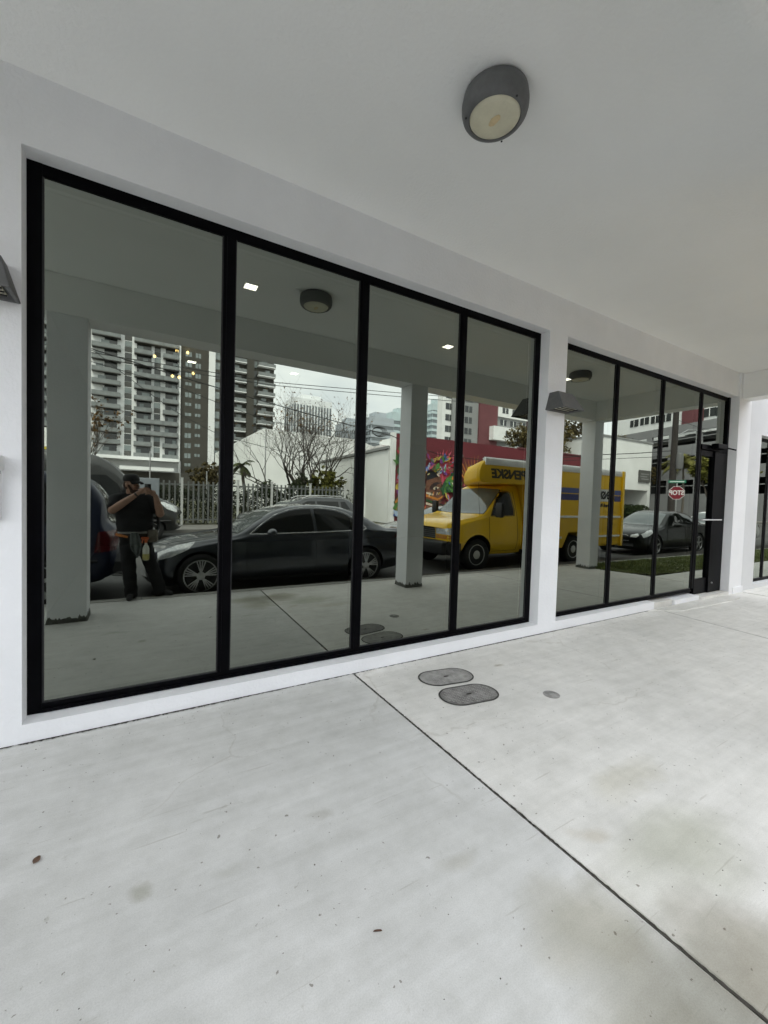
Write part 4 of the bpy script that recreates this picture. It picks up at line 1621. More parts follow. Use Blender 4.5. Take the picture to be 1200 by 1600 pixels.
# cargo box with the rounded nose over the cab
BW = 1.10
b = MB()
poly = [(2.40, 2.575), (6.40, 2.575), (6.40, .44), (5.02, .44), (4.92, .62), (4.78, .84), (4.02, .84), (3.88, .62), (3.78, .44), (2.40, .44)]
b.prism(poly, -BW, BW, 'xz')
bx = b.build("cargo_box", P_BOX, tr.t)
bv = bx.modifiers.new("b", 'BEVEL')
bv.width = 0.03
bv.segments = 3
bv.limit_method = 'ANGLE'
bake(bx)
shade(bx, 30)
# the nose over the cab: swept in plan, rounded over at the top
b = MB()
vs, fs = [], []
lev = [(2.03, .10), (2.07, .03), (2.15, 0), (2.30, .01), (2.42, .06), (2.50, .13), (2.55, .22), (2.573, .34)]
for z, ins in lev:
    vs += [(2.397, BW, z), (.90 + ins, BW, z), (.81 + ins, BW - .03, z), (.785 + ins, BW - .10, z), (min(2.39, 2.20 + ins), -BW + .10, z), (min(2.392, 2.26 + ins), -BW, z), (2.397, -BW, z)]
for i in range(len(lev) - 1):
    for k in range(7):
        a, c = i * 7 + k, i * 7 + (k + 1) % 7
        fs.append((a, c, c + 7, a + 7))
fs += [tuple(range(6, -1, -1)), tuple(range((len(lev) - 1) * 7, len(lev) * 7))]
b.add(vs, fs)
b.build("cab_nose", P_BOX, tr.t, smooth=True, angle=45)
b = MB()
for s in (1, -1):
    for z0, z1, yy in [(2.44, 2.60, .02)]:
        vs = []
        xs = [.95 if s > 0 else 2.45, 6.42]
        pr = [(BW + .012, 2.43), (BW + .016, 2.50), (BW + .006, 2.565), (BW - .03, 2.605), (BW - .10, 2.615), (BW - .10, 2.57), (BW - .005, 2.43)]
        for x in xs:
            vs += [(x + (.06 if zz > 2.58 else 0) * (1 if x < 3 else 0), s * y, zz) for y, zz in pr]
        n = len(pr)
        b.add(vs, [(i, (i + 1) % n, n + (i + 1) % n, n + i) for i in range(n)] + [tuple(range(n)), tuple(range(2 * n - 1, n - 1, -1))])
b.box(2.40, 6.40, -BW + .10, BW - .10, 2.577, 2.60)
b.build("roof_rail", M_ALU, tr.t, smooth=True, angle=40)
b = MB()
for s in (1, -1):
    y0, y1 = (BW, BW + .03) if s > 0 else (-BW - .03, -BW)
    b.cbox(2.42, 6.32, y0, y1, 1.23, 1.29, .008)
    b.cbox(2.42, 3.70, y0, y1, .69, .745, .008)
    b.cbox(5.1, 6.32, y0, y1, .69, .745, .008)
b.build("rub_rail", M_ALU, tr.t)
b = MB()
for s in (1, -1):
    y0, y1 = (BW + .001, BW + .004) if s > 0 else (-BW - .004, -BW - .001)
    b.box(2.5, 4.36, y0, y1, 1.885, 2.02, 0)
    b.box(6.0, 6.32, y0, y1, 1.885, 2.02, 0)
    b.box(2.5, 4.36, y0, y1, 1.70, 1.86, 1)
    b.box(6.0, 6.32, y0, y1, 1.70, 1.86, 1)
b.build("side_stripe", [M_BLUES, M_BLUED], tr.t)
b = MB()
b.box(4.38, 5.98, BW + .001, BW + .005, 1.69, 2.03)
b.box(4.38, 5.98, -BW - .005, -BW - .001, 1.69, 2.03)
b.build("name_panel", M_WHITE, tr.t)
text_obj("lettering", "PENSKE", .30, M_BLKINK, tr.t, face_y(5.53, BW + .007, 1.855), bold=.010, sx=.74)
text_obj("lettering", "Truck Rental", .14, M_BLKINK, tr.t, face_y(5.46, BW + .004, 1.58), bold=.004, sx=.95)
text_obj("lettering", "PENSKE", .285, M_BLKINK, tr.t, face_y(1.74, BW + .003, 2.235), bold=.012, sx=1.18, shear=.18)
b = MB()
for s in (1, -1):
    b.cbox(6.34, 6.44, s * BW - .05, s * BW + .05, .42, 2.58, .012)
b.build("corner_post", P_YEL, tr.t)
b = MB()
for k in range(9):
    z = .56 + k * .21
    b.box(6.40, 6.425, -BW + .07, BW - .07, z, z + .20)
b.build("roll_door", M_WHITE, tr.t)
b = MB()
b.box(6.30, 6.58, -1.0, 1.0, .38, .50)
b.box(2.4, 6.3, -.45, -.35, .50, .62)
b.box(2.4, 6.3, .35, .45, .50, .62)
b.build("rear_step", M_BLKPLASTIC, tr.t)
tr.wheels = (0.90, 4.40)
tr.add_wheels(1.0, w=.24, style='steel', rimr=.235, mrim=M_ALU)

# ------------------------------------------------------------------ the photographer
def capsule(mb, p0, p1, r0, r1, n=14, flat=None):
    p0, p1 = Vector(p0), Vector(p1)
    d = (p1 - p0)
    l = d.length
    d.normalize()
    pts, rs = [], []
    for k in range(5):
        a = math.pi / 2 * (1 - k / 4)
        pts.append(p0 - d * r0 * math.sin(a)); rs.append(max(.001, r0 * math.cos(a)))
    for k in range(1, 6):
        a = math.pi / 2 * k / 5
        pts.append(p1 + d * r1 * math.sin(a)); rs.append(max(.001, r1 * math.cos(a)))
    mb.tube(pts, rs, n)


def ellipsoid(mb, c, r, rot=None, n=20, k=12):
    vs, fs = [], []
    for i in range(k + 1):
        a = math.pi * i / k
        for j in range(n):
            t = 2 * math.pi * j / n
            v = Vector((r[0] * max(.002, math.sin(a)) * math.cos(t), r[1] * max(.002, math.sin(a)) * math.sin(t), -r[2] * math.cos(a)))
            if rot is not None:
                v = rot @ v
            vs.append(Vector(c) + v)
    for i in range(k):
        for j in range(n):
            a, b_ = i * n + j, i * n + (j + 1) % n
            fs.append((a, b_, b_ + n, a + n))
    fs.append(tuple(range(n - 1, -1, -1)))
    fs.append(tuple(range(k * n, (k + 1) * n)))
    mb.add(vs, fs)


def loft(mb, rings, n=28):
    """rings: (centre, (rx, ry), squareness) stacked upwards"""
    vs, fs = [], []
    for c, (rx, ry), sq in rings:
        for j in range(n):
            t = 2 * math.pi * j / n
            ct, s_ = math.cos(t), math.sin(t)
            e = 2 / sq
            vs.append((c[0] + rx * abs(ct) ** e * (1 if ct >= 0 else -1), c[1] + ry * abs(s_) ** e * (1 if s_ >= 0 else -1), c[2]))
    for i in range(len(rings) - 1):
        for j in range(n):
            a, b_ = i * n + j, i * n + (j + 1) % n
            fs.append((a, b_, b_ + n, a + n))
    fs.append(tuple(range(n - 1, -1, -1)))
    fs.append(tuple(range((len(rings) - 1) * n, len(rings) * n)))
    mb.add(vs, fs)


def fuse(mb, name, m, parent, voxel=0.008, smooth=4, fold=0.0):
    o = mb.build(name, m, parent)
    r = o.modifiers.new("r", 'REMESH')
    r.mode = 'VOXEL'
    r.voxel_size = voxel
    s = o.modifiers.new("s", 'SMOOTH')
    s.factor = 0.5
    s.iterations = smooth
    bake(o)
    if fold:
        o.data.update()
        for v in o.data.vertices:
            q = Vector((v.co.x * 9, v.co.y * 9, v.co.z * 16))
            v.co += v.normal * fold * mnoise.noise(q)
    shade(o, 180)
    return o


SKIN = mat("skin", (0.36, 0.205, 0.145), 0.55, var=0.12, scale=18, bump=0.1, bscale=200)
SHIRT = mat("black_shirt", (0.008, 0.008, 0.010), 0.9, var=0.2, scale=10, bump=0.3, bscale=160)
PANTS = mat("black_trousers", (0.007, 0.007, 0.008), 0.9, var=0.25, scale=8, bump=0.3, bscale=120)
CAP = mat("black_cap", (0.011, 0.011, 0.012), 0.85, var=0.15, scale=20)
SHOE = mat("black_shoe", (0.016, 0.016, 0.017), 0.6, var=0.2, scale=20)
BEARD = mat("dark_beard", (0.055, 0.030, 0.020), 0.9, var=0.3, scale=60, bump=0.5, bscale=300)
man = thing("person", "man in black cap and shirt photographing with a phone at the kerb", "person", (0, 0, 0))
hx, hy, hz = -0.135, -3.44, 1.572      # head centre
b = MB()
rz = Matrix.Rotation(R(-52), 3, 'Z')      # head turned towards the phone (+x)


def H(x, y, z):
    return Vector((hx, hy, hz)) + rz @ Vector((x, y, z))


ellipsoid(b, (hx, hy, hz + .015), (.076, .095, .112), rz)
ellipsoid(b, H(0, .028, -.055), (.062, .068, .072), rz)
ellipsoid(b, H(0, .062, -.095), (.032, .026, .022), rz)
capsule(b, H(0, .088, .010), H(0, .108, -.022), .011, .016)
for s in (-1, 1):
    ellipsoid(b, H(s * .078, -.005, -.005), (.012, .022, .034), rz)
    ellipsoid(b, H(s * .036, .070, -.02), (.026, .024, .024), rz)
    ellipsoid(b, H(s * .033, .082, .042), (.026, .016, .010), rz)
ellipsoid(b, H(0, .083, -.062), (.024, .014, .010), rz)
capsule(b, (hx, hy - .02, hz - .06), (hx + .0, hy - .04, 1.40), .060, .068)
# trunk and limbs under the clothes
loft(b, [((-.08, -3.47, .86), (.165, .115), 2.2), ((-.085, -3.47, 1.0), (.165, .12), 2.2), ((-.095, -3.475, 1.2), (.175, .115), 2.3), ((-.105, -3.48, 1.36), (.17, .10), 2.4), ((-.11, -3.48, 1.42), (.10, .07), 2)])
SL, SR = Vector((-.315, -3.47, 1.365)), Vector((.095, -3.47, 1.36))
EL, ER = Vector((-.345, -3.33, 1.225)), Vector((.215, -3.36, 1.18))
WL, WR_ = Vector((-.055, -3.265, 1.455)), Vector((.155, -3.275, 1.425))
HL, HR = Vector((.005, -3.25, 1.505)), Vector((.120, -3.255, 1.468))
for S_, E_, W_ in ((SL, EL, WL), (SR, ER, WR_)):
    capsule(b, S_, E_, .062, .053)
    capsule(b, E_, E_ + (W_ - E_) * .35, .053, .052)
    capsule(b, E_ + (W_ - E_) * .3, W_, .052, .031)
for W_, H_, side in ((WL, HL, 1), (WR_, HR, -1)):
    d = (H_ - W_).normalized()
    capsule(b, W_, H_ - d * .01, .028, .024)
    palm = W_ + d * .055
    ellipsoid(b, palm, (.038, .020, .042), None)
    # fingers wrap the phone edge
    for k in range(4):
        base = palm + Vector((side * .012, .006, .030 - .019 * k)) + d * .02
        l = (.034, .040, .038, .030)[k]
        k1 = base + Vector((side * l, .010, .004))
        k2 = k1 + Vector((side * .022, .004 if k % 2 else -.002, -.006))
        k3 = k2 + Vector((side * .012, -.010, -.008))
        capsule(b, base, k1, .0095, .009, 8)
        capsule(b, k1, k2, .009, .0085, 8)
        capsule(b, k2, k3, .0085, .0075, 8)
    tb = palm + Vector((side * .005, -.015, .02))
    t1 = tb + Vector((side * .03, -.012, .022))
    capsule(b, tb, t1, .012, .010, 8)
    capsule(b, t1, t1 + Vector((side * .026, .004, .004)), .010, .0085, 8)
for hipx, kx, ky, ax, ay in ((-.165, -.16, -3.44, -.125, -3.42), (.005, .10, -3.47, .215, -3.46)):
    capsule(b, (hipx, -3.47, .86), (kx, ky, .48), .088, .058)
    capsule(b, (kx, ky, .48), (ax, ay, .10), .056, .042)
    capsule(b, (ax, ay, .09), (ax, ay, .065), .036, .034)
body = fuse(b, "body", SKIN, man, 0.0065, 3)
# eyes
b = MB()
for s in (-1, 1):
    ellipsoid(b, H(s * .032, .086, .022), (.013, .007, .006), rz, 10, 6)
b.build("eye", mat("eye_dark", (0.02, 0.014, 0.012), 0.2, var=0.1), man, smooth=True, angle=180)
# beard
b = MB()
ellipsoid(b, H(0, .056, -.092), (.056, .050, .042), rz)
for s in (-1, 1):
    capsule(b, H(s * .070, .015, -.01), H(s * .052, .050, -.085), .012, .024)
capsule(b, H(-.026, .098, -.045), H(.026, .098, -.045), .008, .008)
fuse(b, "beard", BEARD, man, .006, 2)
b = MB()
ellipsoid(b, H(0, -.02, .0), (.078, .085, .085), rz)
fuse(b, "hair", BEARD, man, .007, 2)
# cap with brim
b = MB()
vs, fs = [], []
n = 26
for i, (s, z) in enumerate([(1.06, .045), (1.08, .065), (1.05, .095), (.92, .125), (.62, .145), (.2, .152)]):
    for j in range(n):
        a = 2 * math.pi * j / n
        vs.append(H(.083 * s * math.cos(a), .100 * s * math.sin(a) - .002, z))
for i in range(5):
    for j in range(n):
        a, c = i * n + j, i * n + (j + 1) % n
        fs.append((a, c, c + n, a + n))
fs.append(tuple(range(5 * n, 6 * n)))
fs.append(tuple(range(n - 1, -1, -1)))
b.add(vs, fs)
cp = b.build("cap", CAP, man, smooth=True, angle=60)
b = MB()
top, bot = [], []
for j in range(13):
    a = R(20 + 140 * j / 12)
    for k, (rr_, zz) in enumerate([(1.0, .058), (1.45, .050), (1.85, .034)]):
        x = .084 * (rr_ if k == 0 else 1.0 + .03 * k) * math.cos(a)
        y = .098 * math.sin(a) + (0, .040, .078)[k] * math.sin(a) ** .6
        top.append(H(x, y, zz - .012 * abs(math.cos(a)) * k))
bot = [p - Vector((0, 0, .006)) for p in top]
N = len(top)
fs = []
for j in range(12):
    for k in range(2):
        a = j * 3 + k
        fs.append((a, a + 3, a + 4, a + 1))
        fs.append((N + a, N + a + 1, N + a + 4, N + a + 3))
    fs.append((j * 3 + 2, j * 3 + 5, N + j * 3 + 5, N + j * 3 + 2))
b.add(top + bot, fs)
b.build("brim", CAP, cp, smooth=True, angle=60)
# shirt
b = MB()
loft(b, [((-.085, -3.465, .93), (.215, .165), 2.3), ((-.085, -3.465, 1.02), (.225, .178), 2.3), ((-.092, -3.468, 1.15), (.225, .172), 2.4), ((-.10, -3.47, 1.27), (.222, .150), 2.5),
         ((-.105, -3.475, 1.36), (.20, .122), 2.5), ((-.11, -3.475, 1.415), (.135, .092), 2.2), ((-.112, -3.47, 1.445), (.082, .078), 2)])
for S_, E_ in ((SL, EL), (SR, ER)):
    m_ = S_ + (E_ - S_) * .62
    capsule(b, S_ + Vector((.09 if S_.x < 0 else -.09, 0, .02)), S_, .080, .084)
    capsule(b, S_, m_, .082, .080)
fuse(b, "shirt", SHIRT, man, .009, 4, .007)
# undershirt hem and grey waist strip
b = MB()
loft(b, [((-.08, -3.465, .895), (.205, .155), 2.3), ((-.083, -3.465, .95), (.212, .162), 2.3)])
b.build("hem", mat("grey_cloth", (0.34, 0.34, 0.33), 0.9, var=0.15, scale=14), man, smooth=True, angle=50)
# trousers
b = MB()
loft(b, [((-.08, -3.468, .80), (.19, .145), 2.3), ((-.08, -3.468, .90), (.20, .152), 2.3)])
for hipx, kx, ky, ax, ay in ((-.165, -.16, -3.44, -.125, -3.42), (.005, .10, -3.47, .215, -3.46)):
    capsule(b, (hipx, -3.468, .84), (kx, ky, .48), .112, .090)
    capsule(b, (kx, ky, .48), (ax, ay, .14), .088, .083)
    capsule(b, (ax, ay, .14), (ax, ay + .01, .07), .083, .082)
fuse(b, "trousers", PANTS, man, .009, 3, .012)
# shoes
for ax, ay, dx, dy in ((-.125, -3.42, -.02, .15), (.215, -3.46, .16, .07)):
    b = MB()
    d = Vector((dx, dy, 0)).normalized()
    c = Vector((ax, ay, 0))
    capsule(b, c - d * .06 + Vector((0, 0, .045)), c + d * .12 + Vector((0, 0, .040)), .045, .042)
    capsule(b, c + d * .10 + Vector((0, 0, .035)), c + d * .165 + Vector((0, 0, .032)), .044, .034)
    capsule(b, c + Vector((0, 0, .06)), c + Vector((0, 0, .11)), .05, .045)
    sh = fuse(b, "shoe", SHOE, man, .008, 2)
    for v in sh.data.vertices:
        if v.co.z < .006:
            v.co.z = .006
# watch strap
b = MB()
d = (WL - EL).normalized()
b.tube([WL - d * .035, WL - d * .012], [.034, .033], 16)
b.build("watch", M_BLKPLASTIC, man)
# tool belt
b = MB()
loft(b, [((-.08, -3.466, .872), (.212, .164), 2.3), ((-.08, -3.466, .905), (.214, .166), 2.3)])
b.build("belt", M_BLKPLASTIC, man, smooth=True, angle=50)
b = MB()
b.cbox(.06, .19, -3.37, -3.30, .78, .96, .03)
b.build("pouch", mat("canvas", (0.15, 0.135, 0.11), 0.9, var=0.2, scale=14), man, smooth=True, angle=50)
b = MB()
pts = [(.10, -3.42, 1.30), (.19, -3.40, 1.15), (.20, -3.42, 1.0), (.17, -3.42, .93)]
b.tube(pts, .022, 8)
b.build("bag_strap", M_BLKPLASTIC, man, smooth=True)

ph = thing("phone", "dark phone held up in both hands of the photographer", "phone", (.062, -3.236, 1.512), 0)
b = MB()
b.cbox(-.038, .038, -.010, -.001, -.075, .075, .0035)
b.build("phone_body", M_BLKPLASTIC, ph, smooth=True, angle=40)
b = MB()
b.cbox(-.034, .002, -.001, .0015, .035, .07, .001)
for x, z in ((-.024, .06), (-.024, .045), (-.009, .052)):
    b.lathe([(.0065, .0012), (.0065, .003)], 14, (x, 0, z), 'y')
b.build("camera_bump", M_DARKGREY, ph)

# towel over the belt
b = MB()
n, k = 16, 14
vs, fs = [], []
for i in range(k + 1):
    t = i / k
    for j in range(n + 1):
        u = j / n
        w = .040 + .030 * math.sin(math.pi * min(1, t * 1.2) * .8) - .038 * max(0, t - .7) / .3
        x = -.09 + (u - .5) * 2 * w + .035 * t
        y = -3.285 + .012 * math.sin(u * 13 + t * 2) * (0.4 + t)
        vs.append((x, y, .92 - .31 * t - .03 * math.sin(u * 3.1) * t))
for i in range(k):
    for j in range(n):
        a = i * (n + 1) + j
        fs.append((a, a + 1, a + n + 2, a + n + 1))
b.add(vs, fs)
tw = b.build("towel", mat("grey_towel", (0.13, 0.145, 0.14), 0.95, var=0.2, scale=20, bump=0.6, bscale=120), None, smooth=True, angle=180)
md = tw.modifiers.new("s", 'SOLIDIFY')
md.thickness = .007
bake(tw)
tag(tw, "grey towel hanging from the belt of the photographer", "towel")
sp = thing("spray_bottle", "spray bottle with orange trigger hanging from the belt of the photographer", "spray bottle", (.045, -3.275, .545), 0)
b = MB()
b.lathe([(.034, 0), (.040, .006), (.041, .08), (.041, .15), (.034, .18), (.018, .215), (.014, .24), (.0138, .255)], 24)
b.build("bottle", mat("cloudy_plastic", (0.62, 0.63, 0.56), 0.3, var=0.06, scale=14), sp, smooth=True, angle=50)
b = MB()
b.lathe([(.0345, .002), (.0415, .008), (.0418, .085), (.0405, .088)], 24)
b.build("liquid", mat("yellow_liquid", (0.50, 0.45, 0.16), 0.3, var=0.08, scale=14), sp, smooth=True, angle=50)
b = MB()
b.lathe([(.017, .24), (.018, .275), (.012, .285)], 18)
b.cbox(-.055, .03, -.013, .013, .282, .318, .006)
b.tube([(-.03, 0, .285), (-.045, 0, .26), (-.042, 0, .235)], .007, 8)
b.lathe([(.010, -.06), (.010, -.045)], 10, (0, 0, .302), 'x')
b.build("trigger_head", mat("orange_plastic", (0.55, 0.12, 0.03), 0.4, var=0.1, scale=14), sp, smooth=True, angle=40)
b = MB()
b.tube([(-.30, -3.33, .90), (-.245, -3.30, .885), (-.17, -3.285, .865)], [.018, .02, .014], 10)
o = b.build("tool_handle", mat("orange_grip", (0.50, 0.17, 0.03), 0.5, var=0.15, scale=20), None, smooth=True)
tag(o, "orange tool handle stuck in the belt at the hip of the photographer", "tool")

# ------------------------------------------------------------------ fence, hedge, cabinet
M_FENCE = mat("grey_metal_paint", (0.135, 0.142, 0.142), 0.5, var=0.06, scale=9)
M_POST = mat("fence_post_paint", (0.50, 0.51, 0.50), 0.5, var=0.06, scale=9)
fe = thing("picket_fence", "grey metal picket fence with white posts across the street", "fence", (0, -17.05, 0))
FX = [-3.0, -0.6, 1.50, 3.88, 5.48, 7.46, 9.42]
for i, x in enumerate(FX):
    b = MB()
    b.cbox(x - .05, x + .05, -.05, .05, 0, 2.08, .008)
    b.cbox(x - .062, x + .062, -.062, .062, 2.08, 2.11, .006)
    b.build("post", M_POST, fe)
    if i < len(FX) - 1:
        b = MB()
        xa, xb = x + .05, FX[i + 1] - .05
        n = int((xb - xa) / .205)
        for k in range(1, n):
            xx = xa + (xb - xa) * k / n
            b.box(xx - .034, xx + .034, -.022, .022, .10, 1.97)
        for z in (.22, 1.78):
            b.box(xa, xb, -.03, -.0225, z, z + .07)
        b.build("picket_panel", M_FENCE, fe)
b = MB()
cab = thing("utility_cabinet", "grey metal utility cabinet at the left end of the picket fence", "cabinet", (0.17, -16.2, 0.02))
b.cbox(-.42, .42, -.3, .3, .06, 1.98, .02)
b.box(-.46, .46, -.34, .34, 0, .06)
b.build("cabinet_body", mat("cabinet_grey", (0.22, 0.245, 0.27), 0.55, var=0.07, scale=6), cab)
b = MB()
b.cbox(-.40, .40, .302, .318, .14, 1.9, .004)
b.build("cabinet_door", mat("cabinet_grey", (0.22, 0.245, 0.27)), cab)
b = MB()
b.cbox(-.35, -.30, .318, .345, .95, 1.15, .006)
b.build("cabinet_handle", M_STEEL, cab)


def leaf_cloud(b, centres, n, size, rng, flat=0.0):
    for k in range(n):
        c, r = rng.choice(centres)
        while True:
            p = Vector((rng.uniform(-1, 1), rng.uniform(-1, 1), rng.uniform(-1, 1)))
            if p.length < 1:
                break
        p = p.normalized() * (p.length ** .45)
        p = Vector(c) + Vector((p.x * r[0], p.y * r[1], p.z * r[2]))
        s = size * rng.uniform(.6, 1.35)
        u = Vector((rng.gauss(0, 1), rng.gauss(0, 1), rng.gauss(0, 1) * (1 - flat))).normalized()
        w = u.cross(Vector((rng.gauss(0, 1), rng.gauss(0, 1), rng.gauss(0, 1)))).normalized()
        b.add([p - u * s, p + w * s * .45, p + u * s, p - w * s * .45], [(0, 1, 2, 3)])


M_HEDGE = mat("hedge_leaf", (0.022, 0.030, 0.015), 0.9, spec=0.1, var=0.3, scale=1.5, island=0.3)
rng = random.Random(21)
hd = thing("hedge", "dark clipped hedge behind the picket fence", "hedge", (0, -18.0, 0))
b = MB()
cs = []
for k in range(60):
    x = -3.4 + 13.5 * k / 59
    cs.append(((x, rng.uniform(-.25, .25), rng.uniform(.75, 1.05)), (.45, .55, rng.uniform(.80, .98))))
leaf_cloud(b, cs, 24000, .055, rng)
b.build("foliage", M_HEDGE, hd)
b = MB()
for k in range(28):
    x = -3.2 + 13.2 * k / 27
    b.tube([(x, 0, 0), (x + rng.uniform(-.1, .1), rng.uniform(-.1, .1), .6), (x + rng.uniform(-.3, .3), rng.uniform(-.2, .2), 1.3)], [.03, .02, .008], 6)
M_BARK = mat("bark", (0.11, 0.095, 0.08), 0.95, var=0.35, scale=14, bump=0.6, bscale=40)
M_BARKD = mat("dark_bark", (0.055, 0.045, 0.038), 0.95, var=0.35, scale=14, bump=0.6, bscale=40)
b.build("stems", M_BARKD, hd)


def tree(name, label, loc, h, spread, seed, levels=5, trunk_r=.12, trunk_h=.25, nbr=3, bark=None, leafm=None, nleaf=0, lsize=.08, multi=1, group=None, up=.35, shrink=.74, bottom=.0, ring=.30):
    rng = random.Random(seed)
    t = thing(name, label, "tree", loc, rng.uniform(0, 0.01), group)
    tb, cb, tips = MB(), MB(), []

    def grow(p, d, l, r, lev, mb):
        n = 3 if lev < levels - 1 else 2
        pts, rs = [p], [r]
        dd = d.copy()
        q = p.copy()
        for k in range(n):
            dd = (dd + Vector((rng.gauss(0, .16), rng.gauss(0, .16), rng.gauss(0, .10) + up * .10))).normalized()
            q = q + dd * l / n
            pts.append(q.copy()); rs.append(r * (1 - .32 * (k + 1) / n))
        mb.tube(pts, rs, 7 if lev < 2 else (5 if lev < 4 else 3), caps=lev >= levels)
        if lev >= levels:
            tips.append((q, dd))
            return
        if lev >= levels - 2:
            tips.append((q, dd))
        for k in range(nbr if lev < levels - 1 else nbr + 1):
            a = rng.uniform(0, 6.283)
            sp = rng.uniform(.35, .95)
            pr = dd.cross(Vector((math.cos(a), math.sin(a), .3))).normalized()
            nd = (dd + pr * sp * (spread / h) * 1.5 + Vector((0, 0, up * .3))).normalized()
            st_ = pts[-1] if k < 2 else pts[-2]
            grow(Vector(st_), nd, l * shrink * rng.uniform(.8, 1.15), rs[-1] * .72, lev + 1, cb)
    L0 = h * trunk_h
    tot = sum(shrink ** k for k in range(1, levels + 1))
    L1 = (h - L0) / max(.1, tot) * 1.0
    for s in range(multi):
        a = 6.283 * s / max(1, multi) + rng.uniform(-.3, .3)
        d = Vector((math.cos(a) * ring if multi > 1 else rng.uniform(-.05, .05), math.sin(a) * ring if multi > 1 else 0, 1)).normalized()
        base = Vector((math.cos(a) * .06 * (multi > 1), math.sin(a) * .06 * (multi > 1), -.05))
        top = base + d * L0
        rr = trunk_r if multi == 1 else trunk_r * .7
        tb.tube([base - Vector((0, 0, .05)), base + d * L0 * .1, base + d * L0 * .55 + Vector((rng.uniform(-.04, .04), rng.uniform(-.04, .04), 0)), top], [rr * 1.5, rr * 1.1, rr * .95, rr * .85], 10)
        for k in range(nbr):
            an = 6.283 * k / nbr + rng.uniform(-.5, .5)
            sp = spread / h * rng.uniform(.5, 1.25)
            nd = (d + Vector((math.cos(an) * sp * 1.2, math.sin(an) * sp * 1.2, up))).normalized()
            grow(top, nd, L1 * shrink, rr * .62, 1, cb)
    tb.build("trunk", bark or M_BARK, t, smooth=True, angle=60)
    cr_ = cb.build("branches", bark or M_BARK, t)
    if nleaf:
        lb = MB()
        for k in range(nleaf):
            p, d = rng.choice(tips)
            if p.z < bottom * h:
                continue
            p = p + Vector((rng.gauss(0, .12), rng.gauss(0, .12), rng.gauss(0, .10))) * (max(.4, h / 6) if nleaf > 3500 else .3)
            s = lsize * rng.uniform(.6, 1.4)
            u = Vector((rng.gauss(0, 1), rng.gauss(0, 1), rng.gauss(0, .7))).normalized()
            w = u.cross(Vector((rng.gauss(0, 1), rng.gauss(0, 1), rng.gauss(0, 1)))).normalized()
            lb.add([p - u * s, p + w * s * .5, p + u * s, p - w * s * .5], [(0, 1, 2, 3)])
        lb.build("crown", leafm, t)
    return t


M_LBROWN = mat("dry_brown_leaf", (0.13, 0.075, 0.025), 0.9, spec=0.12, var=0.3, scale=2, island=0.5)
M_LGREEN = mat("mid_green_leaf", (0.105, 0.105, 0.024), 0.9, spec=0.12, var=0.3, scale=1.5, island=0.5)
M_LDARK = mat("dark_green_leaf", (0.030, 0.042, 0.018), 0.9, spec=0.12, var=0.3, scale=1.5, island=0.5)
M_LTAN = mat("tan_green_leaf", (0.13, 0.105, 0.045), 0.9, spec=0.12, var=0.3, scale=1.2, island=0.5)
M_LOLIVE = mat("olive_brown_leaf", (0.080, 0.065, 0.030), 0.9, spec=0.12, var=0.3, scale=1.2, island=0.5)

tree("bare_tree", "wide bare branched tree with few brown leaves behind the fence", (9.1, -22.0, 0), 8.6, 7.2, 4, levels=5, trunk_r=.19, trunk_h=.14, nbr=3, multi=4, leafm=M_LBROWN, nleaf=2600, lsize=.055, up=.30, shrink=.80, bottom=.62, bark=M_BARKD, ring=.55)
tree("bushy_tree", "low yellow green bushy tree at the foot of the bare tree", (9.7, -20.6, 0), 3.4, 2.6, 9, levels=4, trunk_r=.08, trunk_h=.15, nbr=3, multi=2, leafm=M_LGREEN, nleaf=5200, lsize=.08, up=.2)
tree("bushy_tree", "dark low tree left of the yellow green one, behind the fence", (8.0, -21.2, 0), 3.1, 2.4, 10, levels=4, trunk_r=.08, trunk_h=.15, nbr=3, multi=2, leafm=M_LDARK, nleaf=5200, lsize=.08, up=.2)
tree("street_tree", "sparse tree with yellow brown leaves in front of the white tower left edge", (-1.95, -17.9, 0), 5.4, 1.8, 14, levels=4, trunk_r=.06, trunk_h=.3, nbr=3, leafm=M_LBROWN, nleaf=300, lsize=.07, up=.4)
tree("shrub_tree", "small leafy brown green tree under the tower podium", (3.6, -24.5, 0), 3.4, 2.4, 15, levels=4, trunk_r=.07, trunk_h=.2, nbr=3, leafm=M_LOLIVE, nleaf=4500, lsize=.09, up=.3)
tree("street_tree", "leafy olive brown tree rising behind the dark red wall right of the truck", (40.6, -30, 0), 10.9, 2.6, 16, levels=5, trunk_r=.2, trunk_h=.3, nbr=3, leafm=M_LTAN, nleaf=3600, lsize=.19, up=.3)
tree("street_tree", "taller thin leaved tree behind the dark red wall beside the porch column", (46.0, -31, 0), 13.6, 6.5, 17, levels=5, trunk_r=.28, trunk_h=.3, nbr=3, leafm=M_LOLIVE, nleaf=3000, lsize=.18, up=.35, bark=M_BARKD)
tree("street_tree", "dark brown tree left of the white corner building roof", (62, -34, 0), 12.4, 8, 19, levels=5, trunk_r=.25, trunk_h=.3, nbr=3, leafm=M_LOLIVE, nleaf=6500, lsize=.22, up=.3, bark=M_BARKD)
tree("street_tree", "tall dark tree on the near side beyond the building end", (28.5, 1.5, 0), 11, 7, 41, levels=4, trunk_r=.22, trunk_h=.25, nbr=3, leafm=M_LDARK, nleaf=7000, lsize=.24, up=.3)  # unseen, added to keep sky reflections off the near black sedan
tree("street_tree", "second dark tree on the near side further past the building end", (34.5, 4.5, 0), 11, 7, 42, levels=4, trunk_r=.22, trunk_h=.25, nbr=3, leafm=M_LDARK, nleaf=7000, lsize=.24, up=.3)  # also added out of view to block sky mirrored in the sedan
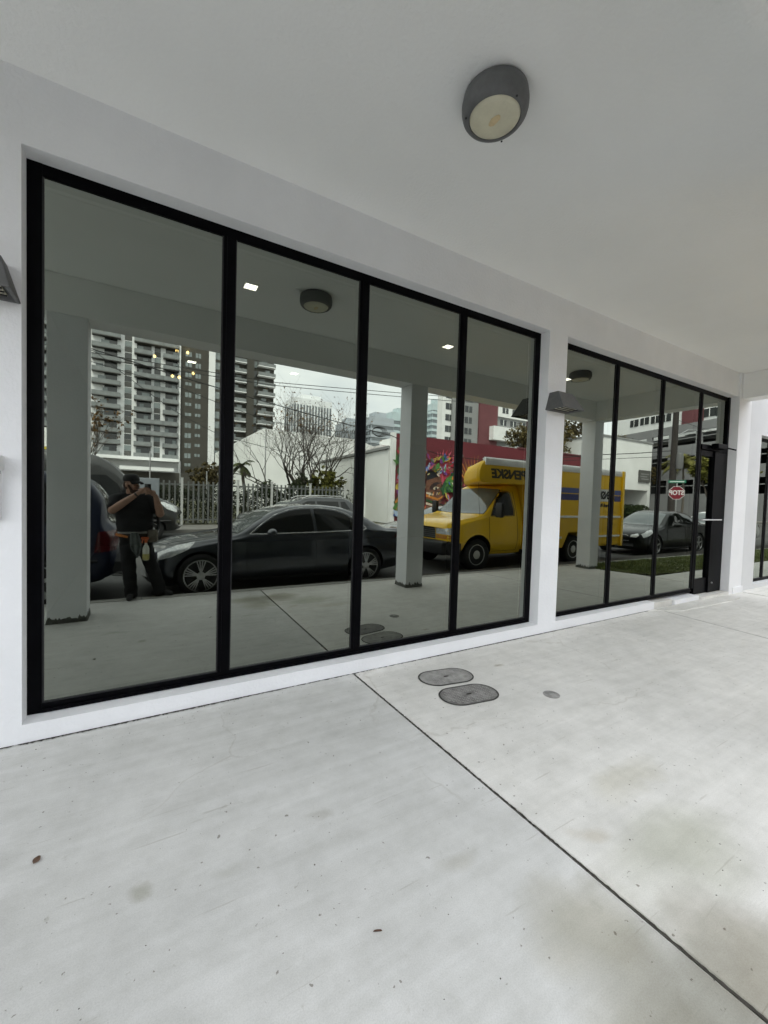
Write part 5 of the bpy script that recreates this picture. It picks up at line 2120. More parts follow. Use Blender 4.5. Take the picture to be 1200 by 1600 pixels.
tree("street_tree", "rounded green tree seen through the glass door", (46, -14.6, 0), 6.5, 4, 20, levels=4, trunk_r=.15, trunk_h=.25, nbr=3, leafm=M_LGREEN, nleaf=6500, lsize=.14, up=.3)


def palm(name, label, loc, h, fl, nfr, seed, m):
    rng = random.Random(seed)
    t = thing(name, label, "palm tree", loc, 0)
    b = MB()
    pts, rs = [], []
    for k in range(13):
        z = h * k / 12
        pts.append((.10 * math.sin(k * .4), .05 * math.sin(k * .3), z)); rs.append(.13 - .05 * k / 12 + (.012 if k % 2 else 0))
    b.tube(pts, rs, 10)
    b.build("trunk", M_BARK, t, smooth=True, angle=50)
    b = MB()
    top = Vector(pts[-1])
    for k in range(nfr):
        a = 6.283 * k / nfr + rng.uniform(-.2, .2)
        el = rng.uniform(-.35, 1.1)
        d = Vector((math.cos(a) * math.cos(el), math.sin(a) * math.cos(el), math.sin(el)))
        side = Vector((-math.sin(a), math.cos(a), 0))
        p = top.copy()
        n = 13
        spine = [p.copy()]
        for i in range(n):
            d = (d + Vector((0, 0, -.11 - .02 * i * .4))).normalized()
            p = p + d * fl / n
            spine.append(p.copy())
        b.tube(spine, [.016 - .010 * i / n for i in range(n + 1)], 4)
        for i in range(2, n + 1):
            for half in (0, .5):
                q = spine[i - 1] + (spine[i] - spine[i - 1]) * half
                dl = (spine[i] - spine[i - 1]).normalized()
                ll = fl * .34 * math.sin(math.pi * min(.98, (i + half) / (n + 1.5)) ** .8)
                for s in (-1, 1):
                    e = q + (side * s * .8 + dl * .55 + Vector((0, 0, -.42 + rng.uniform(-.12, .12)))).normalized() * ll
                    w = dl * .022 * max(1, fl / 1.4)
                    mid = (q + e) / 2 + Vector((0, 0, .04))
                    b.add([q - w, q + w, mid + w * .9, e, mid - w * .9], [(0, 1, 2, 4), (4, 2, 3)])
    b.build("fronds", m, t)
    return t


M_PALM = mat("palm_leaf", (0.055, 0.065, 0.026), 0.9, spec=0.12, var=0.3, scale=2, island=0.4)
palm("palm", "slim palm behind the fence before the white gable wall", (5.75, -25, 0), 3.3, 1.05, 14, 31, M_PALM)
palm("palm", "tall palm behind the stop sign before the grey garage", (52.5, -19.8, 0), 6.4, 2.7, 22, 33, mat("yellow_palm_leaf", (0.12, 0.115, 0.035), 0.9, spec=0.12, var=0.3, scale=2, island=0.4))

# ------------------------------------------------------------------ buildings across the street
B_WHITE = mat("white_render", (0.80, 0.81, 0.80), 0.8, var=0.07, scale=.5, bump=0.15, bscale=8)
B_WHITE2 = mat("tower_white", (0.82, 0.83, 0.83), 0.8, var=0.05, scale=.2)
B_DARK = mat("tower_brown_grey", (0.058, 0.054, 0.044), 0.75, var=0.10, scale=.2)
B_DGREY = mat("tower_grey", (0.10, 0.10, 0.095), 0.75, var=0.12, scale=.3)
B_GLASSD = mat("dark_window_glass", (0.030, 0.034, 0.034), 0.08, var=0.6, scale=.4, spec=.8)
B_GLASSL = mat("pale_window_glass", (0.20, 0.235, 0.235), 0.1, var=0.3, scale=.5, spec=.8)
B_RAIL = mat("balcony_rail", (0.21, 0.225, 0.225), 0.4, var=0.25, scale=.8)
B_SLAB = mat("balcony_slab_grey", (0.20, 0.20, 0.195), 0.8, var=0.1, scale=1)
B_RED = mat("dark_red_render", (0.145, 0.022, 0.030), 0.8, var=0.12, scale=.6, bump=0.15, bscale=8)
B_REDL = mat("brick_red_panel", (0.15, 0.050, 0.056), 0.8, var=0.08, scale=.4)
B_GREY = mat("mid_grey_render", (0.27, 0.275, 0.275), 0.8, var=0.06, scale=.3)
B_CONC = mat("garage_concrete", (0.235, 0.235, 0.24), 0.85, var=0.10, scale=.25)
B_VOID = mat("dark_opening", (0.018, 0.020, 0.022), 0.8, var=0.4, scale=.5)

# ---- residential tower
tw = thing("apartment_tower", "tall white and dark brown apartment tower with stacked balconies", "building", (0, -127, 0))
FH = 3.05
Z0 = 10.4
NF = 16
b = MB()
b.box(-34, 8.55, -18, 0, 6, Z0 + NF * FH)
b.build("white_wall", B_WHITE2, tw)
b = MB()
b.box(8.55, 8.95, -18, .9, 5, Z0 + NF * FH + 1)
b.box(16.25, 18.0, -18, .3, 6, Z0 + NF * FH - 3)
b.box(19.45, 19.95, -18, .3, 6, Z0 + NF * FH - 3)
b.build("white_fin", B_WHITE2, tw)
b = MB()
b.box(8.95, 16.25, -18, .1, 4, Z0 + NF * FH)
b.box(18.0, 19.45, -18, -.4, 6, Z0 + NF * FH - 3)
b.box(19.95, 35.6, -18, -1.6, 4, Z0 + NF * FH + 1)
b.box(27.0, 29.2, -1.6, -.2, 4, Z0 + NF * FH + 1)
b.build("dark_wall", B_DARK, tw)
rng = random.Random(8)
# dark window strips and the glazing behind each balcony column, one band per floor
cols = [(-11.4, -5.2), (-2.2, 2.0), (4.6, 8.35)]
for x0, x1 in [(-8.8, -6.0), (-1.6, 1.8), (5.2, 8.2), (-21.5, -18.5), (-28, -25)]:
    b = MB()
    b.box(x0, x1, .001, .05, Z0 + .1, Z0 + NF * FH - .3)
    b.build("glazing_strip", B_GLASSD, tw)
for x0, x1 in [(-4.35, -2.75), (2.5, 4.0)]:
    for f in range(NF):
        z = Z0 + f * FH
        b = MB()
        b.box(x0, x1, .001, .06, z + .15, z + 1.55)
        b.build("spandrel", B_DGREY, tw)
        b = MB()
        b.box(x0, x1, .001, .045, z + 1.6, z + 3.0)
        b.box((x0 + x1) / 2 - .05, (x0 + x1) / 2 + .05, .046, .09, z + 1.6, z + 3.0)
        b.build("window", B_GLASSL if rng.random() < .6 else B_GLASSD, tw)
for x0, x1 in cols + [(-23, -17.5)]:
    for f in range(NF):
        z = Z0 + f * FH
        ex = 3.0 if (x0 > -10 and x0 < 0 and f % 4 in (2, 3)) else 0.0
        b = MB()
        b.box(x0, x1 + ex * .9, .06, 1.7, z - .16, z + .04, 0)
        b.box(x0, x1 + ex * .9, 1.62, 1.68, z + .05, z + 1.1, 1)
        b.box(x0, x0 + .06, .06, 1.6, z + .05, z + 1.1, 1)
        b.box(x1 + ex * .9 - .06, x1 + ex * .9, .06, 1.6, z + .05, z + 1.1, 1)
        k = x0 + rng.uniform(.5, 2.5)
        b.box(k, k + rng.uniform(.8, 1.8), .06, .3, z + .05, z + 2.2, 2)
        b.build("balcony", [B_DGREY, B_RAIL, B_GLASSL], tw)
FH2 = 2.86
for x0, x1 in [(10.15, 11.75), (12.75, 14.15)]:
    for f in range(16):
        z = 8.2 + f * FH2
        if rng.random() < .12:
            continue
        small = rng.random() < .35
        b = MB()
        b.box(x0, x1, .101, .13, z + (.5 if small else 0), z + 1.35)
        b.box((x0 + x1) / 2 - .06, (x0 + x1) / 2 + .06, .131, .16, z + (.5 if small else 0), z + 1.35, 1)
        b.build("window", [B_GLASSL, B_DARK], tw)
for f in range(15):
    z = 9 + f * FH2
    b = MB()
    b.box(18.1, 19.35, -.399, -.36, z, z + 2.0)
    b.build("window", B_GLASSL if f % 3 else B_GLASSD, tw)
    b = MB()
    b.box(29.2, 30.3, -1.599, -1.5, z, z + 1.9)
    b.build("window", B_GLASSL if f % 2 else B_GLASSD, tw)
for x0, x1 in [(20.6, 26.9), (30.3, 35.7)]:
    for f in range(17):
        z = 8.4 + f * 2.95
        b = MB()
        b.box(x0, x1, -1.6, .35, z - .13, z + .10, 0)
        b.box(x0 + .05, x1 - .05, .22, .28, z + .1, z + 1.1, 1)
        k = rng.uniform(x0 + .6, x1 - 2.2)
        b.box(k, k + 1.5, -1.59, -1.5, z + .1, z + 2.3, 2)
        b.build("balcony", [B_WHITE2, B_RAIL, B_GLASSL], tw)
b = MB()
b.box(-12, 8.5, .2, 5, 9.45, 10.25, 0)
b.box(-5, 7, 5, 9, 6.6, 7.5, 0)
b.box(-34, 20, -.5, 4.5, 0, 6.5, 1)
b.box(-34, 35, -17, .05, 0, 6, 1)
b.build("podium", [B_WHITE2, B_DARK], tw)

# ---- parking building at far left, seen beside the left column
pb = thing("parking_building", "grey parking building with yellow edge stripes beside the left column", "building", (0, -40, 0))
b = MB()
b.box(-20, -4.6, -12, 0, 0, 4.6)
b.build("wall", B_GREY, pb)
b = MB()
b.box(-20, -4.6, -12, .02, 4.85, 6.4)
b.build("parapet", B_WHITE, pb)
M_YSTR = mat("yellow_edge_paint", (0.55, 0.45, 0.04), 0.6, var=0.1, scale=2)
for z in (2.95, 4.62):
    b = MB()
    b.box(-20, -4.6, .001, .05, z, z + .2)
    b.build("edge_stripe", M_YSTR, pb)
b = MB()
b.box(-19, -5.2, .001, .03, 3.2, 4.2)
b.build("opening", B_VOID, pb)

# ---- white warehouse with a gable, behind the trees, whose long side reaches the street
wh = thing("white_warehouse", "low white warehouse with a gabled end behind the bare tree", "building", (0, 0, 0))
b = MB()
b.prism([(9.15, 0), (26, 0), (26, 6.9), (21.5, 8.15), (10.7, 8.25), (9.15, 7.25)], -62, -40, 'xz')
b.build("gable_wall", B_WHITE, wh)
b = MB()
b.prism([(-17.35, 0), (-17.35, 4.32), (-29.5, 4.05), (-29.5, 0)], 12.3, 12.55, 'yz')
b.box(12.55, 20, -29.5, -29.2, 0, 4.05)
b.build("side_wall", B_WHITE, wh)
b = MB()
b.prism([(-17.30, 4.34), (-17.30, 4.50), (-29.6, 4.22), (-29.6, 4.07)], 12.18, 12.8, 'yz')
b.build("coping", B_GREY, wh)
b = MB()
b.cbox(12.23, 12.298, -21.0, -20.1, .1, 2.05, .01)
b.build("side_door", B_WHITE2, wh)
b = MB()
b.box(14.5, 19, -27.5, -22, 4.3, 5.2)
b.build("rooftop_unit", B_WHITE, wh)

# ---- dark red building with the painted wall
rb = thing("red_building", "single storey dark red building with a painted mural wall", "building", (0, 0, 0))
b = MB()
b.box(12.56, 31.2, -17.35, -17.0, 0, 5.20)
b.box(12.56, 31.2, -29.0, -17.35, 0, 4.0)
b.build("wall", B_RED, rb)
b = MB()
b.box(12.30, 12.555, -17.25, -16.98, 0, 5.25)
b.build("corner_strip", B_WHITE, rb)
b = MB()
b.box(16.0, 24.6, -25, -22, 4.0, 5.95)
b.build("roof_edge", B_WHITE, rb)
b = MB()
b.box(22.6, 31.2, -17.06, -16.95, 5.203, 5.29)
b.build("coping", B_REDL, rb)

MUR = {}


def mc(n, c):
    return mat("mural_" + n, c, 0.7, var=0.12, scale=2.5)


mur = MB()
mlist, zoff = [], [0.004]


def blob(poly, m):
    if m not in mlist:
        mlist.append(m)
    y = -17.0 + zoff[0]
    zoff[0] += 0.0022
    mur.add([(x, y, z) for x, z in poly], [tuple(range(len(poly)))], mlist.index(m))


def ell(cx, cz, a, c, rot=0, n=22):
    rr_ = R(rot)
    return [(cx + a * math.cos(t) * math.cos(rr_) - c * math.sin(t) * math.sin(rr_), cz + a * math.cos(t) * math.sin(rr_) + c * math.sin(t) * math.cos(rr_)) for t in [6.283 * k / n for k in range(n)]]


def petal(cx, cz, l, w, rot, n=10):
    rr_ = R(rot)
    P = []
    for k in range(n + 1):
        t = k / n
        P.append((l * t, w * math.sin(math.pi * t ** .8)))
    for k in range(n - 1, 0, -1):
        t = k / n
        P.append((l * t, -w * math.sin(math.pi * t ** .8)))
    return [(cx + x * math.cos(rr_) - z * math.sin(rr_), cz + x * math.sin(rr_) + z * math.cos(rr_)) for x, z in P]


RED2, PINK, GRN, GRN2 = mc("crimson", (.42, .03, .05)), mc("pink", (.50, .10, .14)), mc("green", (.08, .22, .05)), mc("dark_green", (.03, .10, .04))
YEL, GOLD, BLU, LBLU = mc("yellow", (.60, .48, .08)), mc("gold", (.36, .20, .05)), mc("blue", (.06, .12, .42)), mc("pale_blue", (.35, .45, .60))
BRN, DBRN, CRM, BLK, PUR = mc("brown", (.17, .075, .045)), mc("dark_brown", (.05, .025, .02)), mc("cream", (.60, .50, .38)), mc("black", (.015, .015, .02)), mc("purple", (.18, .05, .22))
ORG = mc("orange", (.60, .22, .04))
rng = random.Random(12)
# left end: feathers, a bird head, a fruit, waves
for k in range(9):
    blob(petal(12.6 + .12 * k, 3.3 + .06 * k, 1.1, .12, 95 - 12 * k), (GRN, GRN2, RED2, PINK, LBLU)[k % 5])
for k in range(7):
    blob(petal(12.65, 2.35 + .05 * k, 1.2, .13, 75 - 14 * k), (RED2, LBLU, PINK, PUR, RED2)[k % 5])
blob(ell(12.95, 2.15, .38, .26, 10), YEL); blob(ell(13.1, 2.18, .10, .09), CRM); blob(ell(13.12, 2.18, .05, .05), BLK)
blob(petal(13.2, 2.15, .5, .13, -15), ORG)
blob(ell(13.0, 1.55, .62, .20, 38), GRN2); blob(ell(13.0, 1.55, .55, .14, 38), ORG); blob(ell(12.95, 1.2, .6, .18, 35), GRN)
for k in range(6):
    blob(ell(12.95 + .35 * k, .75 - .06 * k, .55, .16, 32), (BLU, LBLU, PUR, BLU, RED2, LBLU)[k])
for k in range(8):
    blob(petal(13.7 + .1 * k, 1.2 + .3 * k, 1.1, .16, 30 + 20 * k), (GRN, BLU, RED2, YEL, PUR, GRN2, ORG, LBLU)[k])
# flower
for k in range(15):
    blob(petal(15.75, 3.35, 1.25 + .1 * (k % 3), .11, 80 - 13 * k), RED2 if k % 2 else PINK)
for k in range(4):
    blob(petal(15.55 + .16 * k, 4.0, .42, .035, 100 - 7 * k), PINK)
# face in profile, painted in bands
face = [(14.7, .6), (15.55, .62), (15.62, .85), (15.82, .95), (15.88, 1.12), (15.78, 1.22), (15.92, 1.32), (15.86, 1.48), (16.12, 1.66), (16.10, 1.80), (15.85, 2.25), (15.88, 2.5), (15.80, 2.8), (15.5, 3.05), (14.7, 3.0)]
blob(face, BRN)
blob([(14.7, 2.6), (15.2, 2.75), (15.75, 2.95), (15.55, 3.15), (14.7, 3.2)], BLK)
blob(petal(14.95, 2.05, .85, .16, 38), DBRN); blob(petal(15.2, 2.12, .5, .10, 10), CRM); blob(ell(15.45, 2.14, .08, .09), BLK)
blob([(14.7, 1.78), (15.6, 1.55), (15.98, 1.72), (15.95, 1.60), (15.6, 1.40), (14.7, 1.62)], ORG)
blob([(14.7, 1.92), (15.3, 1.80), (15.25, 1.70), (14.7, 1.80)], CRM)
blob([(14.7, 1.5), (15.5, 1.28), (15.5, 1.18), (14.7, 1.36)], GRN2)
blob([(14.7, 1.30), (15.4, 1.12), (15.4, 1.02), (14.7, 1.16)], CRM)
blob(petal(15.2, 1.05, .65, .12, 0), PINK)
# head-dress jewels
blob(ell(15.65, 3.28, .24, .24), LBLU); blob(ell(15.67, 3.28, .15, .15), BLU); blob(ell(15.33, 3.32, .16, .20), YEL); blob(ell(15.05, 3.45, .26, .22), BLU)
# leaves and tan grass
for k in range(7):
    blob(petal(15.95 + .12 * k, 1.75 + .08 * k, 1.15, .20, 75 - 16 * k), GRN if k % 2 else GRN2)
blob(petal(16.1, 2.55, .9, .22, 25), GRN); blob(petal(16.3, 2.2, 1.1, .3, 5), GRN); blob(petal(16.6, 2.75, .8, .16, 30), ORG); blob(petal(16.9, 2.3, .9, .22, 60), RED2)
for k in range(13):
    blob(petal(18.3 + .02 * k, 2.2, 2.0 + .1 * (k % 4), .05, 135 - 7.5 * k), GOLD if k % 2 else ORG)
allc = [RED2, PINK, GRN, GRN2, YEL, GOLD, BLU, LBLU, BRN, CRM, PUR, ORG]
for k in range(230):
    zone = rng.random()
    if zone < .45:
        x, z = rng.uniform(12.6, 14.6), rng.uniform(.4, 4.3)
    elif zone < .75:
        x, z = rng.uniform(16.0, 19.4), rng.uniform(.4, 2.4)
    else:
        x, z = rng.uniform(14.7, 16.6), rng.uniform(2.9, 3.9)
    l = rng.uniform(.18, .6)
    ro = rng.uniform(20, 160)
    m_ = rng.choice(allc)
    zz = zoff[0]
    blob(petal(x, z, l, l * rng.uniform(.12, .30), ro), m_)
    if rng.random() < .6:
        blob(petal(x + .05 * l, z + .05 * l, l * .7, l * .08, ro), rng.choice(allc))
    if zoff[0] > .30:
        zoff[0] = .06
# stripes of face paint and outlines over the profile
zoff[0] = .34
for k in range(6):
    blob([(14.75 + .14 * k, 1.62 + .03 * k), (14.80 + .14 * k, 1.62 + .03 * k), (14.86 + .14 * k, 1.92), (14.82 + .14 * k, 1.92)], (CRM, GRN2, ORG, BLK, CRM, YEL)[k])
blob(petal(15.0, 2.34, .8, .035, 14), BLK)
blob(petal(15.1, 2.0, .6, .025, -6), BLK)
blob(petal(15.55, 1.36, .34, .025, 14), BLK)
mur.build("mural", mlist, rb)

# ---- white corner building with a carport
cb = thing("corner_building", "white two storey corner building with a grey sign and open carport", "building", (0, 0, 0))
b = MB()
b.box(43.6, 54.0, -40, -24, 3.3, 9.0)
b.box(43.6, 47.0, -40, -24, 0, 3.3)
b.box(53.4, 54.0, -40, -24, 0, 3.3)
b.box(47, 53.4, -40, -30, 0, 3.3)
b.build("wall", B_WHITE, cb)
b = MB()
b.box(43.5, 54.1, -40.1, -23.9, 9.0, 9.2)
b.build("coping", B_GREY, cb)
b = MB()
for x in (47.6, 49.2):
    b.box(x, x + 1.0, -29.99, -29.9, 1.9, 3.1)
b.build("window", B_GLASSD, cb)
sg = thing("wall_sign", "dark grey rectangular sign on the white corner building", "sign", (52.4, -23.9, 5.0))
b = MB()
b.cbox(-1.25, 1.25, -.05, .06, -.72, .72, .02)
b.build("sign_board", B_DGREY, sg)
b = MB()
for k, (w0, w1, z) in enumerate([(-.9, .9, .25), (-1.0, .5, -.05), (-.8, .8, -.35)]):
    b.box(w0, w1, .061, .07, z - .07, z + .07)
b.build("sign_lines", B_GREY, sg)
rng = random.Random(77)
sh = thing("shrub_row", "dark shrubs in front of the white carport", "shrubs", (48.0, -22.6, 0))
b = MB()
leaf_cloud(b, [((x, 0, .8), (.8, .7, .75)) for x in (-1.6, -.6, .6, 1.7)], 3500, .12, rng)
b.build("foliage", M_LDARK, sh)

# ---- grey parking garage on the skewed cross street
ga = thing("parking_garage", "grey concrete parking garage with dark openings behind the stop sign", "building", (65.0, -20.7, 0))
ga.rotation_euler = (0, 0, math.atan2(-.948, .319))      # local +x runs along the facade away from us, local +y is the street side
G0, G1 = -48.0, 19.5
b = MB()
levels_ = [(0, 3.3), (5.3, 6.9), (8.7, 10.3), (12.1, 13.3)]
for z0, z1 in levels_:
    b.box(G0, G1, 0, .35, z0, z1)
b.box(G0, G1, 19.6, 20, 0, 13.3)
for z0, z1 in ((3.3, 5.3), (6.9, 8.7), (10.3, 12.1)):
    for xa, xb in ((G0, G0 + .8), (-41, -40), (-33, -32), (-26, -25), (-19, -18), (-12.5, -11.5), (-6.2, -5.2), (-0.9, .9), (3.3, 4.1), (7.5, 8.4), (11.4, 12.4), (15.6, 16.4), (G1 - .6, G1)):
        b.box(xa, xb, .01, .35, z0, z1)
b.build("wall", B_CONC, ga)
b = MB()
for z in (3.2, 6.8, 10.2):
    b.box(G0, G1, .36, 19.6, z - .3, z)
b.box(G0, G1, 8.0, 8.2, 0, 12)
b.build("deck", B_VOID, ga)
b = MB()
for z in (4.4, 8.0, 11.2):
    b.box(G0, G1, .16, .22, z, z + .12)
b.build("guard_rail", B_GREY, ga)

# ---- apartment block beyond the garage (red and white)
ab = thing("apartment_block", "white and red apartment block rising above the parking garage", "building", (65.0 + .948 * -6, -20.7 - .319 * 6, 0))
ab.location = (65.0, -20.7, 0)
ab.rotation_euler = (0, 0, math.atan2(-.948, .319))
b = MB()
b.box(-14, 9.0, 3.6, 16, 12.4, 16.4)
b.box(9.0, 24, 3.6, 16, 12.2, 17.2)
b.build("white_wall", B_WHITE, ab)
b = MB()
b.box(6.2, 9.6, 3.45, 16, 13.0, 19)
b.box(-14, 24, 4.5, 16, 16.4, 22)
b.build("red_wall", B_REDL, ab)
for x, z in [(0.8, 14.4), (2.6, 14.4), (4.4, 14.5), (11.6, 15.0), (13.6, 15.1), (15.8, 15.2), (18, 15.2), (-1.5, 14.4), (-4, 14.4)]:
    b = MB()
    b.box(x, x + 1.75, 3.52, 3.6, z, z + 1.2)
    b.box(x + .83, x + .93, 3.48, 3.52, z, z + 1.2, 1)
    b.build("window", [B_GLASSD, B_WHITE], ab)

# ---- grey, white and red apartment block beyond the painted wall
gb = thing("apartment_block", "grey apartment block with red column and white bays beyond the painted wall", "building", (0, -78, 0))
b = MB()
b.box(66.8, 75.5, -2.5, 0, 0, 32)
b.build("grey_wall", B_GREY, gb)
b = MB()
b.box(64.0, 66.8, -2.5, -.5, 0, 32)
b.box(82.1, 94, -2.5, .6, 24.2, 27.2)
b.box(79.2, 95, -2.5, 2.0, 17.6, 21.2)
b.build("white_bay", B_WHITE, gb)
b = MB()
b.box(75.5, 82.1, -2.5, .4, 0, 32)
b.box(94, 100, -2.5, .4, 0, 32)
b.build("red_column", B_REDL, gb)
b = MB()
b.box(82.1, 94, -2.5, .0, 0, 32)
b.build("recess_wall", B_GREY, gb)
for z in (12.8, 15.6, 18.4, 21.2, 24.0, 26.8):
    for x, y in ((70.9, 0), (65.0, -.5)):
        b = MB()
        b.box(x, x + 2.4, y, y + .06, z, z + 1.6)
        b.box(x + 1.1, x + 1.3, y + .061, y + .12, z, z + 1.6, 1)
        b.build("window", [B_GLASSD, B_GREY], gb)
for z, y in ((15.0, 0), (18.7, 2.0), (22.1, 0), (25.2, .6)):
    for x in (83.6, 87.4, 91.0):
        b = MB()
        b.box(x, x + 2.2, y, y + .06, z, z + 1.5)
        b.box(x + 1.0, x + 1.2, y + .061, y + .12, z, z + 1.5, 1)
        b.build("window", [B_GLASSD, B_WHITE], gb)


# ---- distant towers
def far_tower(label, x0, x1, y, zt, dep, wall, glass, nx, fl, name="far_tower", roof=None):
    t = thing(name, label, "tower", (0, y, 0))
    b = MB()
    b.box(x0, x1, -dep, 0, 0, zt)
    b.build("wall", wall, t)
    b = MB()
    w = (x1 - x0) / nx
    for k in range(nx):
        b.box(x0 + w * (k + (.22 if nx > 3 else .02)), x0 + w * (k + (.72 if nx > 3 else .98)), .01, .25, 6, zt - 5)
    for k in range(4):
        d = dep / 4
        b.box(x0 - .25, x0 - .01, -dep + d * (k + .2), -dep + d * (k + .75), 6, zt - 5)
    b.build("glazing", glass, t)
    b = MB()
    z = 9
    while z < zt - 4:
        b.box(x0 - .5, x1 + .5, -dep - .5, .5, z, z + (1.9 if fl < 10 else .7))
        z += fl
    b.build("slab_edge", wall, t)
    b = MB()
    b.box(x0 + (x1 - x0) * .25, x1 - (x1 - x0) * .25, -dep * .8, -dep * .2, zt, zt + 4)
    b.build("roof_block", wall, t)
    return t


F_W = mat("far_white", (0.80, 0.82, 0.83), 0.8, var=0.04, scale=.1)
F_G = mat("far_glass", (0.17, 0.19, 0.205), 0.2, var=0.15, scale=.1)
F_B = mat("far_blue_grey", (0.42, 0.46, 0.50), 0.6, var=0.08, scale=.1)
F_T = mat("far_teal", (0.50, 0.60, 0.62), 0.4, var=0.1, scale=.1)
far_tower("distant slim white tower with dark vertical strips above the bare tree", 97, 128, -300, 75, 22, F_W, F_G, 13, 400)
far_tower("distant low blue grey block just right of the slim white tower", 120, 137, -260, 53, 14, F_B, F_G, 11, 60)
far_tower("distant wider blue grey tower with horizontal bands", 139.4, 158, -255, 59, 16, F_B, F_G, 1, 4.4)
far_tower("distant teal glass tower partly behind the middle column", 160.5, 186, -262, 66, 12, F_T, F_G, 2, 4.6)
far_tower("distant teal tower right of the middle column", 189, 200, -250, 74, 8, F_T, F_G, 2, 4.4)

# small island in the junction under the sign and the pole
b = MB()
b.prism([(25.6, -8.2), (26.4, -7.9), (35.2, -11.4), (35.4, -13.0), (33.6, -13.4), (26.0, -9.4)], -.2, .03, 'xy')
structure(b.build("traffic_island", M_SIDE))
# ------------------------------------------------------------------ poles, signs and wires
M_WOOD = mat("weathered_pole", (0.035, 0.030, 0.027), 0.95, var=0.35, scale=6, bump=0.6, bscale=20)
up_ = thing("utility_pole", "dark wooden utility pole with a lamp arm behind the stop sign", "utility pole", (24.1, -8.0, 0))
up_.location = (33.8, -12.3, 0)
b = MB()
b.tube([(0, 0, -.3), (0, 0, 4), (0.02, 0, 10.5)], [.25, .22, .17], 12)
b.build("pole", M_WOOD, up_, smooth=True, angle=50)
b = MB()
b.tube([(0, 0, 6.6), (1.2, .3, 7.2), (2.4, .6, 7.25)], .035, 8)
b.build("lamp_arm", M_STEEL, up_, smooth=True)
b = MB()
b.cbox(2.2, 2.95, .48, .72, 7.15, 7.27, .03)
b.build("lamp_head", mat("white_metal_paint", (0.62, 0.63, 0.62), 0.5, var=0.06, scale=9), up_)
b = MB()
b.lathe([(.02, 4.2), (.22, 4.25), (.24, 4.6), (.24, 5.2), (.2, 5.35), (.02, 5.4)], 18, (.05, .38, 0))
b.build("transformer", M_DARKGREY, up_, smooth=True, angle=40)
st_ = thing("stop_sign", "red octagonal stop sign with a green street name blade on top", "stop sign", (26.6, -8.75, 0.0), R(-20))
# the sign faces -x, tilted towards the porch
b = MB()
b.cbox(.012, .05, -.03, .03, -.2, 2.83, .004)
b.build("sign_post", M_STEEL, st_)
rr_ = .375 / math.cos(math.pi / 8)
octo = [(rr_ * math.cos(math.pi / 8 + k * math.pi / 4), rr_ * math.sin(math.pi / 8 + k * math.pi / 4)) for k in range(8)]
b = MB()
b.prism([(y, 2.27 + z) for y, z in octo], 0.0, .008, 'yz')
b.build("sign_plate", mat("sign_white", (0.7, 0.7, 0.7), 0.4, var=0.04, scale=9), st_)
b = MB()
b.prism([(y * .94, 2.27 + z * .94) for y, z in octo], -.003, -.0005, 'yz')
b.build("sign_face", mat("sign_red", (0.20, 0.010, 0.024), 0.4, var=0.06, scale=9), st_)
text_obj("lettering", "STOP", .36, mat("sign_white", (0.7, 0.7, 0.7)), st_, face_x(-.005, 0, 2.27), bold=.012, sx=.80, depth=.001)
b = MB()
b.cbox(-.005, .020, -.42, .42, 2.84, 3.00, .004)
b.build("street_blade", mat("sign_green", (0.02, 0.20, 0.12), 0.45, var=0.06, scale=9), st_)
b = MB()
b.box(-.008, -.0055, -.34, .34, 2.895, 2.945)
b.build("blade_line", mat("sign_white", (0.7, 0.7, 0.7)), st_)
# pale trunk like post right of the pole and a thin light pole by the fence
tp = thing("light_pole", "thin grey pole standing behind the picket fence", "pole", (6.9, -24, 0))
b = MB()
b.tube([(0, 0, 0), (0, 0, 5.8)], [.05, .035], 8)
b.build("pole", M_STEEL, tp, smooth=True)
for i, (x, y, h) in enumerate([(1.6, -19.6, 3.0), (0.3, -19.8, 3.4), (2.9, -20.2, 2.6)]):
    tp = thing("thin_post", ("thin post behind the fence left of the first mullion", "thin post rising behind the photographer head", "short thin post behind the fence near the palm")[i], "post", (x, y, 0))
    b = MB()
    b.tube([(0, 0, 0), (0, 0, h)], .03, 8)
    b.build("pole", M_STEEL, tp, smooth=True)


def wire(label, pts, r, sag=.25):
    P = []
    for i in range(len(pts) - 1):
        a, c = Vector(pts[i]), Vector(pts[i + 1])
        for k in range(14):
            t = k / 14
            P.append(a + (c - a) * t - Vector((0, 0, sag * 4 * t * (1 - t))))
    P.append(Vector(pts[-1]))
    b = MB()
    b.tube(P, r, 5)
    o = b.build("power_line", mat("cable_black", (0.012, 0.012, 0.013), 0.6, var=0.1), None, smooth=True)
    tag(o, label, "wire", "overhead cables along the street")


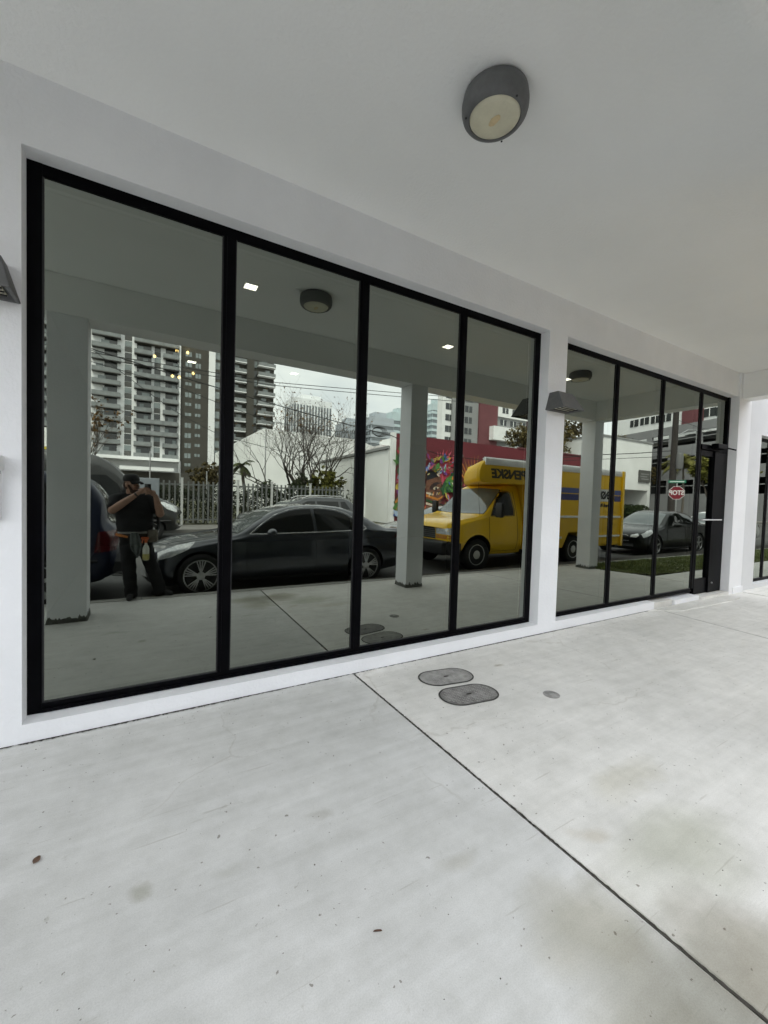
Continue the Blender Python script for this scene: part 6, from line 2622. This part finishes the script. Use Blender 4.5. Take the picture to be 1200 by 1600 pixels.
wire("upper of the twin cables crossing the open sky", [(-22, -14.6, 6.6), (4.9, -14.5, 6.27), (33.8, -12.3, 8.6)], .014, .15)
wire("lower of the twin cables crossing the open sky", [(-22, -14.6, 6.4), (4.9, -14.5, 6.14), (33.8, -12.3, 8.3)], .014, .18)
wire("sloping service cable from the upper left down to the red wall", [(-16, -14.6, 7.4), (-1.57, -14.5, 6.36), (4.86, -14.5, 5.33), (10.73, -14.6, 4.63), (15.3, -16.6, 4.20), (21.0, -16.7, 4.1), (33.8, -12.5, 5.2)], .020, .03)
wire("thin steep cable across the white balconies", [(-9, -15.5, 8.6), (-1.44, -14.5, 6.27), (.96, -14.5, 4.60), (2.69, -14.5, 3.81), (7.5, -16.9, 3.4)], .012, .04)
wire("second thin cable across the dark tower block", [(-9, -15.2, 7.4), (1.2, -14.6, 5.5), (4.8, -14.6, 4.6), (9.6, -14.7, 4.55)], .012, .05)
wire("thick cable bundle running to the wooden utility pole", [(21.0, -16.6, 4.2), (27, -14.2, 4.9), (33.8, -12.45, 5.6)], .03, .05)
wire("thin cable beyond the utility pole", [(33.8, -12.3, 7.9), (60, -16, 9.5)], .015, .3)
# coil of spare cable hanging on the line by the corner of the red wall
b = MB()
for k in range(4):
    rr_ = .24 + .03 * k
    b.tube([(9.95 + rr_ * 1.25 * math.cos(a / 24 * 6.283) + .03 * k, -14.55 + .02 * k, 4.72 + rr_ * .75 * math.sin(a / 24 * 6.283)) for a in range(25)], .014, 5)
tag(b.build("cable_coil", mat("cable_black", (0.012, 0.012, 0.013)), None, smooth=True), "coil of spare cable hanging on the line near the red wall corner", "cable coil")
for i, x in enumerate((14.2, 17.0)):
    fl = thing("wall_floodlight", ("small floodlight on the red wall above the painted flower", "small floodlight on the red wall above the tan feathers")[i], "floodlight", (x, -16.98, 4.15))
    b = MB()
    b.tube([(0, 0, 0), (0, .35, .1)], .025, 6)
    b.build("bracket", M_BLKPLASTIC, fl)
    b = MB()
    b.cbox(-.2, .2, .3, .52, .0, .16, .03)
    b.build("lamp_head", M_DARKGREY, fl)
print("objects", len(bpy.data.objects))
